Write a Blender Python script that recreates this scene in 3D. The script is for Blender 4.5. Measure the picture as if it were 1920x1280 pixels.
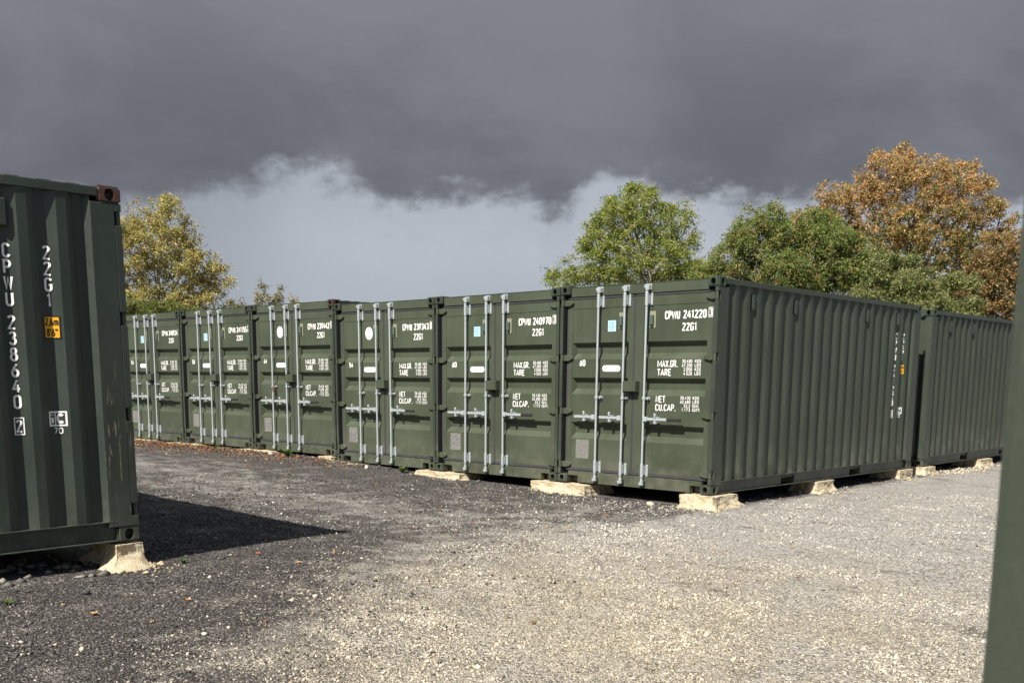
import bpy, bmesh, math, random
import numpy as np
from mathutils import Vector, Matrix, noise

# ------------------------------------------------------------------ reset
for o in list(bpy.data.objects):
    bpy.data.objects.remove(o)
S = bpy.context.scene
C = S.collection
R = math.radians

# ------------------------------------------------------------------ camera
cd = bpy.data.cameras.new('camera')
cam = bpy.data.objects.new('camera', cd)
C.objects.link(cam)
right = Vector((0.7306, 0.6828, 0.0088)).normalized()
fwd = Vector((-0.6725, 0.7217, -0.1642)).normalized()
up = right.cross(fwd).normalized()
right = fwd.cross(up).normalized()
M = Matrix((right, up, -fwd)).transposed().to_4x4()
M.translation = Vector((6.7072, -10.7861, 1.3924))
cam.matrix_world = M
cd.sensor_fit = 'HORIZONTAL'
cd.sensor_width = 36.0
cd.lens = 36.0 * 1937.465 / 1920.0
cd.shift_x = 0.0039
cd.shift_y = 0.2031
cd.clip_start = 0.05
cd.clip_end = 3000
cd.dof.use_dof = True
cd.dof.focus_distance = 13.5
cd.dof.aperture_fstop = 9.5
S.camera = cam

# ------------------------------------------------------------------ sun, sky, exposure
SUN_DIR = Vector((-0.145, 0.660, -0.737)).normalized()      # the way the light travels
sd = bpy.data.lights.new('sun', 'SUN')
sd.energy = 5.0
sd.angle = R(0.53)
sd.color = (1.0, 0.945, 0.86)
sun = bpy.data.objects.new('sun', sd)
sun.rotation_euler = SUN_DIR.to_track_quat('-Z', 'Y').to_euler()
sun.location = (10, -30, 40)
C.objects.link(sun)

world = bpy.data.worlds.new('World')
S.world = world
world.use_nodes = True
nt = world.node_tree
nt.nodes.clear()


class NG:
    """tiny helper around a node tree"""
    def __init__(self, tree):
        self.t = tree

    def n(self, typ, **kw):
        nd = self.t.nodes.new(typ)
        for k, v in kw.items():
            setattr(nd, k, v)
        return nd

    def put(self, sock, v):
        if isinstance(v, bpy.types.NodeSocket):
            self.t.links.new(v, sock)
        elif v is not None:
            sock.default_value = v

    def m(self, op, a, b=None, c=None, clamp=False):
        nd = self.n('ShaderNodeMath', operation=op, use_clamp=clamp)
        self.put(nd.inputs[0], a)
        if b is not None:
            self.put(nd.inputs[1], b)
        if c is not None:
            self.put(nd.inputs[2], c)
        return nd.outputs[0]

    def rng(self, v, a, b, c=0.0, d=1.0, kind='SMOOTHSTEP'):
        nd = self.n('ShaderNodeMapRange', interpolation_type=kind)
        self.put(nd.inputs[0], v)
        nd.inputs[1].default_value = a
        nd.inputs[2].default_value = b
        nd.inputs[3].default_value = c
        nd.inputs[4].default_value = d
        return nd.outputs[0]

    def mix(self, f, a, b, blend='MIX'):
        nd = self.n('ShaderNodeMix', data_type='RGBA', blend_type=blend)
        self.put(nd.inputs[0], f)
        for i, v in ((6, a), (7, b)):
            if isinstance(v, tuple):
                v = tuple(v) + (1.0,) if len(v) == 3 else v
            self.put(nd.inputs[i], v)
        return nd.outputs[2]

    def noise(self, vec, scale, detail=4.0, rough=0.55, dist=0.0, out=0):
        nd = self.n('ShaderNodeTexNoise')
        self.put(nd.inputs['Vector'], vec)
        nd.inputs['Scale'].default_value = scale
        nd.inputs['Detail'].default_value = detail
        nd.inputs['Roughness'].default_value = rough
        nd.inputs['Distortion'].default_value = dist
        return nd.outputs[out]

    def voro(self, vec, scale, out='Distance', feature='F1', rnd=1.0):
        nd = self.n('ShaderNodeTexVoronoi', feature=feature)
        self.put(nd.inputs['Vector'], vec)
        nd.inputs['Scale'].default_value = scale
        nd.inputs['Randomness'].default_value = rnd
        return nd.outputs[out]

    def scale(self, vec, s):
        nd = self.n('ShaderNodeVectorMath', operation='MULTIPLY')
        self.put(nd.inputs[0], vec)
        nd.inputs[1].default_value = s
        return nd.outputs[0]


g = NG(nt)
tc = g.n('ShaderNodeTexCoord')
vec = tc.outputs['Generated']
sep = g.n('ShaderNodeSeparateXYZ')
nt.links.new(vec, sep.inputs[0])
X, Y, Z = sep.outputs
az = g.m('DEGREES', g.m('ARCTAN2', g.m('MULTIPLY', X, -1.0), Y))
el = g.m('DEGREES', g.m('ARCSINE', Z))
# ragged lower edge of the storm cloud: elevation by azimuth
EDGE = [(18.2, 7.9), (22.8, 8.7), (27.2, 9.3), (30.0, 9.0), (32.6, 9.2), (34.8, 9.7), (37.6, 9.9), (39.3, 9.4), (40.1, 8.6),
        (40.8, 8.2), (41.6, 9.0), (43.0, 9.4), (45.2, 9.2), (47.5, 8.9), (49.2, 9.0), (50.6, 9.6), (53.0, 10.2), (54.7, 10.4),
        (57.1, 9.4), (59.0, 8.9), (62.0, 8.6), (68.3, 8.8)]
t = g.rng(az, 10.0, 75.0, kind='LINEAR')
fc = g.n('ShaderNodeFloatCurve')
cv = fc.mapping.curves[0]
pts = [((a - 10) / 65.0, e / 20.0) for a, e in EDGE]
cv.points[0].location = (0.0, 8.2 / 20)
cv.points[1].location = (1.0, 8.9 / 20)
for p in pts:
    cv.points.new(*p)
fc.mapping.update()
nt.links.new(t, fc.inputs['Value'])
edge = g.m('MULTIPLY', fc.outputs[0], 20.0)
vs = g.scale(vec, (1, 1, 1.6))
n1 = g.noise(vs, 7.0, 3.0, 0.5)
n2 = g.noise(vs, 20.0, 6.0, 0.55, 0.15)
wob = g.m('ADD', g.m('MULTIPLY', g.m('SUBTRACT', n1, 0.5), 2.2), g.m('MULTIPLY', g.m('SUBTRACT', n2, 0.5), 3.6))
n3 = g.noise(vs, 58.0, 5.0, 0.6, 0.4)
wob = g.m('ADD', wob, g.m('MULTIPLY', g.m('SUBTRACT', n3, 0.5), 1.5))
h = g.m('SUBTRACT', g.m('ADD', el, wob), edge)
cloud = g.rng(h, -0.65, 0.95)
veil = g.rng(h, -3.6, 0.4)
# pale rain-lit band under the cloud, deep grey base, slightly lighter belly
nb = g.noise(g.scale(vec, (1, 1, 0.5)), 5.0, 4.0, 0.55)
band = g.mix(nb, (0.325, 0.36, 0.41), (0.395, 0.43, 0.48))
band = g.mix(g.rng(az, 51.0, 64.0), band, (0.265, 0.295, 0.34))
band = g.mix(g.m('MULTIPLY', g.rng(el, 3.5, 8.0), g.m('MULTIPLY', g.rng(az, 58.0, 48.0), 0.5)), band, (0.46, 0.495, 0.545))
band = g.mix(g.m('MULTIPLY', veil, 0.26), band, (0.235, 0.25, 0.29))
nc = g.noise(vs, 4.5, 5.0, 0.55, 0.4)
nd_ = g.noise(g.scale(vec, (1, 1, 3.0)), 9.0, 6.0, 0.6, 0.3)
belly = g.mix(g.rng(g.m('ADD', g.m('MULTIPLY', nc, 0.82), g.m('MULTIPLY', nd_, 0.18)), 0.36, 0.64), (0.116, 0.124, 0.146), (0.172, 0.182, 0.208))
belly = g.mix(g.rng(el, 10.0, 24.0), belly, (0.196, 0.205, 0.229))
cloudcol = g.mix(cloud, band, belly)
ground_glow = g.mix(g.rng(el, -2.0, 1.0), (0.12, 0.115, 0.10), cloudcol)
bg_cloud = g.n('ShaderNodeBackground')
nt.links.new(ground_glow, bg_cloud.inputs[0])
bg_cloud.inputs[1].default_value = 0.78
sky = g.n('ShaderNodeTexSky', sky_type='NISHITA')
sky.sun_disc = False
sky.sun_elevation = math.asin(-SUN_DIR.z)
sky.sun_rotation = math.atan2(-SUN_DIR.x, -SUN_DIR.y)
sky.air_density = 1.0
sky.dust_density = 1.5
bg_sky = g.n('ShaderNodeBackground')
nt.links.new(sky.outputs[0], bg_sky.inputs[0])
bg_sky.inputs[1].default_value = 0.05
front = g.m('ADD', g.m('MULTIPLY', X, -0.68), g.m('MULTIPLY', Y, 0.73))
storm = g.rng(front, -0.35, 0.35)
ms = g.n('ShaderNodeMixShader')
nt.links.new(storm, ms.inputs[0])
nt.links.new(bg_sky.outputs[0], ms.inputs[1])
nt.links.new(bg_cloud.outputs[0], ms.inputs[2])
wo = g.n('ShaderNodeOutputWorld')
nt.links.new(ms.outputs[0], wo.inputs[0])

S.view_settings.view_transform = 'Standard'
S.view_settings.look = 'None'
S.view_settings.exposure = 0.6
S.view_settings.gamma = 1.0
S.view_settings.use_curve_mapping = False
S.render.engine = 'CYCLES'


# ================================================================== materials
def new_mat(name):
    m = bpy.data.materials.new(name)
    m.use_nodes = True
    b = m.node_tree.nodes['Principled BSDF']
    return m, NG(m.node_tree), b


def simple(name, col, rough=0.5, metal=0.0, var=0.12, scale=30.0, bump=0.0):
    m, g, b = new_mat(name)
    geo = g.n('ShaderNodeNewGeometry')
    n = g.noise(geo.outputs['Position'], scale, 5.0, 0.6)
    dark = tuple(c * (1 - var * 2) for c in col)
    lite = tuple(min(1, c * (1 + var * 2)) for c in col)
    g.put(b.inputs['Base Color'], g.mix(n, dark, lite))
    b.inputs['Roughness'].default_value = rough
    b.inputs['Metallic'].default_value = metal
    if bump:
        bp = g.n('ShaderNodeBump')
        bp.inputs['Strength'].default_value = bump
        bp.inputs['Distance'].default_value = 0.01
        g.put(bp.inputs['Height'], n)
        g.put(b.inputs['Normal'], bp.outputs[0])
    return m


def paint(name, col=(0.0365, 0.0475, 0.0335), chips=0.0, zmax=1.4, rust=0.0, seed=0.0):
    """sprayed green container paint: faint streaks, dust, chips"""
    m, g, b = new_mat(name)
    geo = g.n('ShaderNodeNewGeometry')
    P = geo.outputs['Position']
    big = g.noise(P, 1.3, 4.0, 0.6)
    streak = g.noise(g.scale(P, (14, 14, 0.7)), 1.0, 5.0, 0.6)
    fine = g.noise(P, 90.0, 4.0, 0.6)
    c = g.mix(g.rng(big, 0.3, 0.7), tuple(x * 0.84 for x in col), tuple(x * 1.16 for x in col))
    c = g.mix(g.m('MULTIPLY', g.rng(g.noise(g.scale(P, (0.42, 0.2, 0.1)), 1.0, 2.0, 0.5), 0.35, 0.65), 0.35), c, tuple(x * 1.25 + 0.004 for x in col))
    runs = g.noise(g.scale(P, (38, 38, 1.1)), 1.0, 3.0, 0.6)
    c = g.mix(g.m('MULTIPLY', g.rng(runs, 0.60, 0.74), 0.28), c, (0.115, 0.105, 0.080))
    c = g.mix(g.m('MULTIPLY', g.rng(streak, 0.48, 0.8), 0.30), c, tuple(x * 1.6 for x in col))
    c = g.mix(g.m('MULTIPLY', g.rng(streak, 0.46, 0.22), 0.25), c, tuple(x * 0.6 for x in col))
    c = g.mix(g.m('MULTIPLY', g.rng(fine, 0.62, 0.8), 0.10), c, (0.16, 0.16, 0.13))
    # small pale nicks everywhere
    nick = g.noise(g.scale(P, (55, 55, 16)), 1.0, 2.0, 0.5)
    c = g.mix(g.m('MULTIPLY', g.rng(nick, 0.775, 0.80), 0.45), c, (0.22, 0.22, 0.17))
    rough = g.rng(g.m('ADD', big, fine), 0.7, 1.3, 0.36, 0.56)
    sepz = g.n('ShaderNodeSeparateXYZ')
    g.put(sepz.inputs[0], P)
    dust = g.m('MULTIPLY', g.rng(sepz.outputs[2], 0.75, -0.05), g.rng(g.noise(P, 5.0, 5.0, 0.65), 0.35, 0.75))
    c = g.mix(g.m('MULTIPLY', dust, 0.42), c, (0.20, 0.185, 0.15))
    if chips:
        sc = g.noise(g.scale(P, (30, 30, 3.0)), 1.0, 6.0, 0.7, 0.4)
        lim = g.rng(sepz.outputs[2], zmax, zmax - 0.9)
        msk = g.m('MULTIPLY', g.rng(sc, 0.60, 0.645), lim)
        tone = g.mix(g.noise(P, 12.0, 3.0), (0.30, 0.27, 0.21), (0.16, 0.075, 0.045))
        c = g.mix(g.m('MULTIPLY', msk, chips), c, tone)
    if rust:
        rn = g.noise(P, 11.0, 6.0, 0.7, 0.6)
        rm = g.rng(rn, 0.43, 0.50)
        rc = g.mix(g.noise(P, 45.0, 5.0, 0.7), (0.050, 0.018, 0.013), (0.105, 0.045, 0.033))
        c = g.mix(g.m('MULTIPLY', rm, rust), c, rc)
        c = g.mix(g.m('MULTIPLY', g.rng(g.noise(P, 34.0, 5.0, 0.7, 1.0), 0.62, 0.66), 0.7), c, (0.38, 0.33, 0.27))
    g.put(b.inputs['Base Color'], c)
    g.put(b.inputs['Roughness'], rough)
    bp = g.n('ShaderNodeBump')
    bp.inputs['Strength'].default_value = 0.25
    bp.inputs['Distance'].default_value = 0.006
    g.put(bp.inputs['Height'], g.m('ADD', g.noise(P, 4.0, 3.0, 0.5), g.m('MULTIPLY', fine, 0.15)))
    g.put(b.inputs['Normal'], bp.outputs[0])
    return m


MAT = {}
MAT['paint'] = paint('green_paint', chips=0.35, zmax=1.0)
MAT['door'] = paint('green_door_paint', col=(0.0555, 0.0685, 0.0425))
MAT['scuffed'] = paint('scuffed_green_paint', col=(0.031, 0.043, 0.034), chips=0.95, zmax=1.75)
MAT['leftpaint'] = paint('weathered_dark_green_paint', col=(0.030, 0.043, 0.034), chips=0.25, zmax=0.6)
MAT['rusty'] = paint('rusted_red_casting', chips=0.5, rust=1.0)
MAT['run'] = simple('washed_out_paint', (0.082, 0.095, 0.066), 0.55, var=0.2, scale=20)
MAT['rubber'] = simple('door_rubber', (0.050, 0.050, 0.056), 0.6, var=0.15)
MAT['steel'] = simple('galvanised_steel', (0.44, 0.485, 0.50), 0.40, 0.25, var=0.16, scale=60)
MAT['white'] = simple('white_lettering', (0.86, 0.86, 0.83), 0.5, var=0.05)
MAT['sticker'] = simple('white_vinyl', (0.86, 0.87, 0.89), 0.35, var=0.02)
MAT['blue'] = simple('pale_blue_vinyl', (0.50, 0.72, 0.86), 0.35, var=0.04)
MAT['blueink'] = simple('blue_ink', (0.12, 0.30, 0.46), 0.4, var=0.05)
MAT['greyink'] = simple('grey_ink', (0.34, 0.32, 0.36), 0.5, var=0.08)
MAT['yellow'] = simple('amber_label', (0.86, 0.42, 0.015), 0.4, var=0.04)
MAT['black'] = simple('black_print', (0.012, 0.012, 0.012), 0.45, var=0.1)
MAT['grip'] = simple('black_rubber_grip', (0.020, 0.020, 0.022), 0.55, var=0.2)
MAT['vent'] = simple('vent_cover', (0.075, 0.105, 0.095), 0.45, var=0.1)
MAT['seal'] = simple('vent_sealant', (0.24, 0.25, 0.16), 0.6, var=0.15)
MAT['redink'] = simple('faded_red_ink', (0.42, 0.27, 0.25), 0.5, var=0.08)


def plate_mat():
    m, g, b = new_mat('etched_data_plate')
    geo = g.n('ShaderNodeNewGeometry')
    P = geo.outputs['Position']
    n = g.noise(g.scale(P, (60, 60, 130)), 1.0, 3.0, 0.7)
    g.put(b.inputs['Base Color'], g.mix(g.rng(n, 0.42, 0.6), (0.13, 0.13, 0.14), (0.40, 0.39, 0.37)))
    b.inputs['Roughness'].default_value = 0.45
    b.inputs['Metallic'].default_value = 0.3
    return m


MAT['plate'] = plate_mat()


def concrete_mat():
    m, g, b = new_mat('limestone_concrete')
    geo = g.n('ShaderNodeNewGeometry')
    P = geo.outputs['Position']
    a = g.noise(P, 6.0, 6.0, 0.65)
    f = g.noise(P, 60.0, 6.0, 0.7)
    pit = g.voro(P, 95.0)
    c = g.mix(g.rng(a, 0.35, 0.65), (0.62, 0.54, 0.38), (0.48, 0.38, 0.22))
    c = g.mix(g.rng(f, 0.45, 0.7), c, (0.62, 0.58, 0.47))
    c = g.mix(g.m('MULTIPLY', g.rng(pit, 0.22, 0.06), 0.5), c, (0.30, 0.24, 0.15))
    c = g.mix(g.m('MULTIPLY', g.rng(g.noise(g.scale(P, (5, 5, 14)), 1.0, 6.0, 0.7), 0.50, 0.68), 0.6), c, (0.27, 0.215, 0.13))
    g.put(b.inputs['Base Color'], c)
    b.inputs['Roughness'].default_value = 0.9
    bp = g.n('ShaderNodeBump')
    bp.inputs['Strength'].default_value = 0.9
    bp.inputs['Distance'].default_value = 0.012
    g.put(bp.inputs['Height'], g.m('ADD', f, g.m('MULTIPLY', pit, 0.6)))
    g.put(b.inputs['Normal'], bp.outputs[0])
    return m


MAT['concrete'] = concrete_mat()


def stone_mat():
    m, g, b = new_mat('loose_stone')
    at = g.n('ShaderNodeAttribute', attribute_name='tone')
    geo = g.n('ShaderNodeNewGeometry')
    n = g.noise(geo.outputs['Position'], 120.0, 4.0, 0.6)
    g.put(b.inputs['Base Color'], g.mix(0.5, at.outputs['Color'], g.mix(n, (0.25, 0.25, 0.25), (0.75, 0.75, 0.75)), 'OVERLAY'))
    b.inputs['Roughness'].default_value = 0.85
    return m


MAT['stone'] = stone_mat()


def leaf_mat(name, rough=0.5, trans=0.25):
    m, g, b = new_mat(name)
    at = g.n('ShaderNodeAttribute', attribute_name='tone')
    g.put(b.inputs['Base Color'], at.outputs['Color'])
    b.inputs['Roughness'].default_value = rough
    b.inputs['Specular IOR Level'].default_value = 0.35
    tr = g.n('ShaderNodeBsdfTranslucent')
    g.put(tr.inputs[0], at.outputs['Color'])
    mx = g.n('ShaderNodeMixShader')
    mx.inputs[0].default_value = trans
    out = m.node_tree.nodes['Material Output']
    m.node_tree.links.new(b.outputs[0], mx.inputs[1])
    m.node_tree.links.new(tr.outputs[0], mx.inputs[2])
    m.node_tree.links.new(mx.outputs[0], out.inputs[0])
    return m


MAT['leaf'] = leaf_mat('tree_leaves', 0.55, 0.42)
MAT['litter'] = leaf_mat('dry_leaves', 0.7, 0.1)
MAT['bark'] = simple('grey_bark', (0.13, 0.115, 0.09), 0.9, var=0.25, scale=25, bump=0.4)
MAT['palebark'] = simple('pale_bark', (0.30, 0.27, 0.21), 0.85, var=0.25, scale=25, bump=0.3)


# ------------------------------------------------------------------ the ground
def sst(t):
    t = np.clip(t, 0, 1)
    return t * t * (3 - 2 * t)


def gz(x, y):
    x = np.asarray(x, float)
    y = np.asarray(y, float)
    base = -0.165 + np.interp(x, [-60, -13, -10, -7.4, -4.9, -2.4, 0, 60], [0.19, 0.185, 0.185, 0.165, 0.055, 0.010, 0.0, -0.01])
    bump = 0.112 * sst((-y - 3.2) / 3.6) * sst((2.6 - x) / 3.2) * sst((x + 9) / 5.0)
    return base + bump + 0.012 * np.sin(x * 1.7 + 0.6 * y) * np.cos(y * 1.3 - 0.4 * x) * (np.abs(y) > 0.9)


def ground_mat():
    m, g, b = new_mat('asphalt_planings')
    geo = g.n('ShaderNodeNewGeometry')
    P = geo.outputs['Position']
    sp = g.n('ShaderNodeSeparateXYZ')
    g.put(sp.inputs[0], P)
    x, y = sp.outputs[0], sp.outputs[1]
    P2 = g.scale(P, (1, 1, 0.25))
    wob = g.m('MULTIPLY', g.m('SUBTRACT', g.noise(P2, 0.7, 5.0, 0.6), 0.5), 3.4)
    # where the dusty, trafficked surface lies (away from the fresh planings on the left)
    f1 = g.m('ADD', g.m('ADD', g.m('SUBTRACT', x, 1.75), g.m('MULTIPLY', g.m('ADD', y, 7.8), 0.74)), wob)
    lane = g.m('ADD', g.m('SUBTRACT', 1.15, g.m('MULTIPLY', g.m('ABSOLUTE', g.m('ADD', y, 2.9)), 0.85)), g.m('MULTIPLY', wob, 0.5))
    f1 = g.m('MAXIMUM', f1, lane)
    pale = g.rng(f1, -1.1, 2.3)
    f2 = g.m('ADD', g.m('SUBTRACT', g.m('MULTIPLY', y, -1.0), 0.9), wob)
    f2 = g.m('MAXIMUM', f2, g.m('MULTIPLY', g.m('ADD', x, 0.05), 7.0))
    pale = g.m('MULTIPLY', pale, g.rng(f2, -0.8, 2.6, 0.12, 1.0))
    left = g.rng(g.m('ADD', x, wob), -2.5, 1.8, 0.62, 1.0)
    pale = g.m('MULTIPLY', pale, left)
    # yellower crushed stone was spread over the middle of the yard
    ddx = g.m('SUBTRACT', x, 2.5)
    ddy = g.m('SUBTRACT', y, -5.9)
    rr = g.m('SQRT', g.m('ADD', g.m('MULTIPLY', ddx, ddx), g.m('MULTIPLY', ddy, ddy)))
    warm = g.m('MULTIPLY', g.rng(g.m('ADD', rr, g.m('MULTIPLY', wob, 0.8)), 4.6, 1.2), g.rng(g.noise(P2, 1.1, 5.0, 0.6), 0.25, 0.6, 0.35, 1.0))
    # stones: voronoi cells at two sizes, each with its own tone
    v1 = g.n('ShaderNodeTexVoronoi')
    g.put(v1.inputs['Vector'], P2)
    v1.inputs['Scale'].default_value = 82.0
    v2 = g.n('ShaderNodeTexVoronoi')
    g.put(v2.inputs['Vector'], P2)
    v2.inputs['Scale'].default_value = 38.0
    s1 = g.n('ShaderNodeSeparateColor')
    g.put(s1.inputs[0], v1.outputs['Color'])
    s2 = g.n('ShaderNodeSeparateColor')
    g.put(s2.inputs[0], v2.outputs['Color'])
    tone = s1.outputs[0]
    big = g.m('GREATER_THAN', s2.outputs[0], g.rng(pale, 0, 1, 0.90, 0.74, 'LINEAR'))
    dk = g.mix(tone, (0.021, 0.0185, 0.0175), (0.150, 0.134, 0.124))
    dk = g.mix(g.m('GREATER_THAN', s1.outputs[1], 0.88), dk, (0.30, 0.285, 0.26))
    lt_cool = g.mix(tone, (0.20, 0.190, 0.176), (0.84, 0.80, 0.735))
    lt_warm = g.mix(tone, (0.235, 0.205, 0.158), (0.86, 0.78, 0.625))
    lt = g.mix(warm, lt_cool, lt_warm)
    bigtone = g.mix(s2.outputs[1], (0.16, 0.15, 0.15), (0.50, 0.475, 0.43))
    patch = g.rng(g.noise(P2, 2.6, 6.0, 0.68), 0.40, 0.66)
    pm = g.rng(g.m('ADD', g.m('MULTIPLY', pale, 1.15), g.m('MULTIPLY', g.m('SUBTRACT', patch, 0.5), 0.55)), 0.05, 0.95, kind='LINEAR')
    c = g.mix(pm, dk, lt)
    inside = g.rng(v2.outputs['Distance'], 0.5, 0.3)
    c = g.mix(g.m('MULTIPLY', g.m('MULTIPLY', big, inside), 0.75), c, bigtone)
    # dust pressed between stones and dark damp smears
    c = g.mix(g.m('MULTIPLY', g.rng(g.noise(P2, 2.2, 7.0, 0.7), 0.53, 0.68), g.m('MULTIPLY', pale, 0.72)), c, (0.58, 0.52, 0.415))
    c = g.mix(g.m('MULTIPLY', g.rng(g.noise(g.scale(P2, (1.2, 3.2, 1)), 0.8, 6.0, 0.7), 0.57, 0.68), 0.6), c, (0.060, 0.052, 0.045))
    # faint wheel marks curving out of the aisle
    rot = g.n('ShaderNodeVectorRotate', rotation_type='Z_AXIS')
    g.put(rot.inputs['Vector'], P2)
    rot.inputs['Angle'].default_value = R(38)
    trk = g.noise(g.scale(rot.outputs[0], (0.22, 2.6, 1)), 1.0, 4.0, 0.6, 0.35)
    c = g.mix(g.m('MULTIPLY', g.rng(trk, 0.56, 0.72), 0.34), c, (0.085, 0.076, 0.068))
    c = g.mix(g.m('MULTIPLY', g.rng(trk, 0.44, 0.30), g.m('MULTIPLY', pale, 0.28)), c, (0.50, 0.46, 0.39))
    # turf beyond the yard
    ln = g.n('ShaderNodeVectorMath', operation='LENGTH')
    g.put(ln.inputs[0], P)
    turf = g.mix(g.noise(P, 3.0, 6.0, 0.7), (0.030, 0.045, 0.014), (0.085, 0.095, 0.035))
    c = g.mix(g.rng(g.m('ADD', ln.outputs['Value'], g.m('MULTIPLY', wob, 1.5)), 30.0, 34.0), c, turf)
    g.put(b.inputs['Base Color'], c)
    b.inputs['Roughness'].default_value = 0.88
    b.inputs['Specular IOR Level'].default_value = 0.3
    hgt = g.m('ADD', g.m('MULTIPLY', g.rng(v1.outputs['Distance'], 0.0, 0.75, 1.0, 0.0), g.m('ADD', 0.35, s1.outputs[2])), g.m('MULTIPLY', g.m('MULTIPLY', big, inside), 1.3))
    hgt = g.m('ADD', hgt, g.m('MULTIPLY', g.noise(P2, 12.0, 6.0, 0.7), 2.4))
    bp = g.n('ShaderNodeBump')
    bp.inputs['Strength'].default_value = 1.0
    bp.inputs['Distance'].default_value = 0.022
    g.put(bp.inputs['Height'], hgt)
    g.put(b.inputs['Normal'], bp.outputs[0])
    return m


def axis(lo, hi, dense_lo, dense_hi, step):
    d = list(np.arange(dense_lo, dense_hi + 1e-6, step))
    a, v, s = [], dense_lo, step
    while v > lo:
        s *= 1.35
        v -= s
        a.append(max(v, lo))
    bb, v, s = [], dense_hi, step
    while v < hi:
        s *= 1.35
        v += s
        bb.append(min(v, hi))
    return np.array(sorted(a) + d + bb)


def grid_mesh(name, xs, ys, zf):
    nx, ny = len(xs), len(ys)
    gx, gy = np.meshgrid(xs, ys)
    v = np.stack([gx.ravel(), gy.ravel(), zf(gx, gy).ravel()], 1)
    i = np.arange((nx - 1) * (ny - 1))
    r, c = i // (nx - 1), i % (nx - 1)
    a = r * nx + c
    f = np.stack([a, a + 1, a + 1 + nx, a + nx], 1)
    return np_mesh(name, v, f)


def np_mesh(name, v, f, tone=None):
    me = bpy.data.meshes.new(name)
    v = np.asarray(v, np.float32)
    f = np.asarray(f, np.int32)
    k = f.shape[1]
    me.vertices.add(len(v))
    me.vertices.foreach_set('co', v.ravel())
    me.loops.add(f.size)
    me.loops.foreach_set('vertex_index', f.ravel())
    me.polygons.add(len(f))
    me.polygons.foreach_set('loop_start', np.arange(len(f), dtype=np.int32) * k)
    me.polygons.foreach_set('loop_total', np.full(len(f), k, np.int32))
    if tone is not None:
        a = me.attributes.new('tone', 'FLOAT_COLOR', 'POINT')
        col = np.ones((len(v), 4), np.float32)
        col[:, :3] = tone
        a.data.foreach_set('color', col.ravel())
    me.update(calc_edges=True)
    me.validate()
    return me


def link(name, me, mat=None, parent=None, loc=None, rot=None, scale=None):
    o = bpy.data.objects.new(name, me)
    C.objects.link(o)
    if mat is not None and me is not None and len(me.materials) == 0:
        me.materials.append(mat)
    if parent is not None:
        o.parent = parent
    if loc is not None:
        o.location = loc
    if rot is not None:
        o.rotation_euler = rot
    if scale is not None:
        o.scale = scale
    return o


def tag(o, label, cat, group=None):
    o['label'] = label
    o['category'] = cat
    if group:
        o['group'] = group
    return o


rng = np.random.default_rng(7)
fine = lambda a, b_: 0.005 * (np.sin(a * 23.1 + 3 * np.sin(b_ * 7.0)) * np.sin(b_ * 19.7 + 2.1 * np.sin(a * 9.0)))
gnd = link('ground', grid_mesh('ground', axis(-900, 900, -16, 10, 0.1), axis(-900, 900, -12, 14, 0.1),
                               lambda a, b_: gz(a, b_) + fine(a, b_)), ground_mat())
gnd['kind'] = 'structure'
for p in gnd.data.polygons:
    p.use_smooth = True


# ================================================================== mesh builder
class MB:
    def __init__(self):
        self.v, self.f = [], []

    def add(self, vs, fs):
        o = len(self.v)
        self.v += [tuple(p) for p in vs]
        self.f += [tuple(i + o for i in q) for q in fs]
        return self

    def quad(self, a, b, c, d):
        return self.add([a, b, c, d], [(0, 1, 2, 3)])

    def box(self, x0, x1, y0, y1, z0, z1):
        x0, x1 = sorted((x0, x1))
        y0, y1 = sorted((y0, y1))
        z0, z1 = sorted((z0, z1))
        vs = [(x0, y0, z0), (x1, y0, z0), (x1, y1, z0), (x0, y1, z0), (x0, y0, z1), (x1, y0, z1), (x1, y1, z1), (x0, y1, z1)]
        return self.add(vs, [(3, 2, 1, 0), (4, 5, 6, 7), (0, 1, 5, 4), (1, 2, 6, 5), (2, 3, 7, 6), (3, 0, 4, 7)])

    def cyl(self, p0, p1, r0, r1=None, n=12):
        r1 = r0 if r1 is None else r1
        p0, p1 = Vector(p0), Vector(p1)
        d = (p1 - p0).normalized()
        a = d.orthogonal().normalized()
        b = d.cross(a)
        vs = []
        for p, r in ((p0, r0), (p1, r1)):
            for i in range(n):
                t = 2 * math.pi * i / n
                vs.append(p + (a * math.cos(t) + b * math.sin(t)) * r)
        fs = [(i, (i + 1) % n, n + (i + 1) % n, n + i) for i in range(n)]
        fs += [tuple(range(n - 1, -1, -1)), tuple(range(n, 2 * n))]
        return self.add(vs, fs)

    def prism_xz(self, pts, y0, y1):
        n = len(pts)
        vs = [(x, y0, z) for x, z in pts] + [(x, y1, z) for x, z in pts]
        fs = [tuple(range(n)), tuple(range(2 * n - 1, n - 1, -1))]
        fs += [(i, i + n, (i + 1) % n + n, (i + 1) % n) for i in range(n)]
        return self.add(vs, fs)

    def mesh(self, name, mat, bevel=0.0, smooth=False, seg=1):
        me = bpy.data.meshes.new(name)
        bm = bmesh.new()
        vv = [bm.verts.new(p) for p in self.v]
        for q in self.f:
            try:
                bm.faces.new([vv[i] for i in q])
            except ValueError:
                pass
        bmesh.ops.recalc_face_normals(bm, faces=bm.faces)
        if bevel:
            es = [e for e in bm.edges if len(e.link_faces) == 2 and e.calc_face_angle(0) > 0.7]
            bmesh.ops.bevel(bm, geom=es, offset=bevel, segments=seg, affect='EDGES', clamp_overlap=True)
        bm.to_mesh(me)
        bm.free()
        if smooth:
            for p in me.polygons:
                p.use_smooth = True
            me.set_sharp_from_angle(angle=R(40))
        me.materials.append(mat)
        return me


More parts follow.
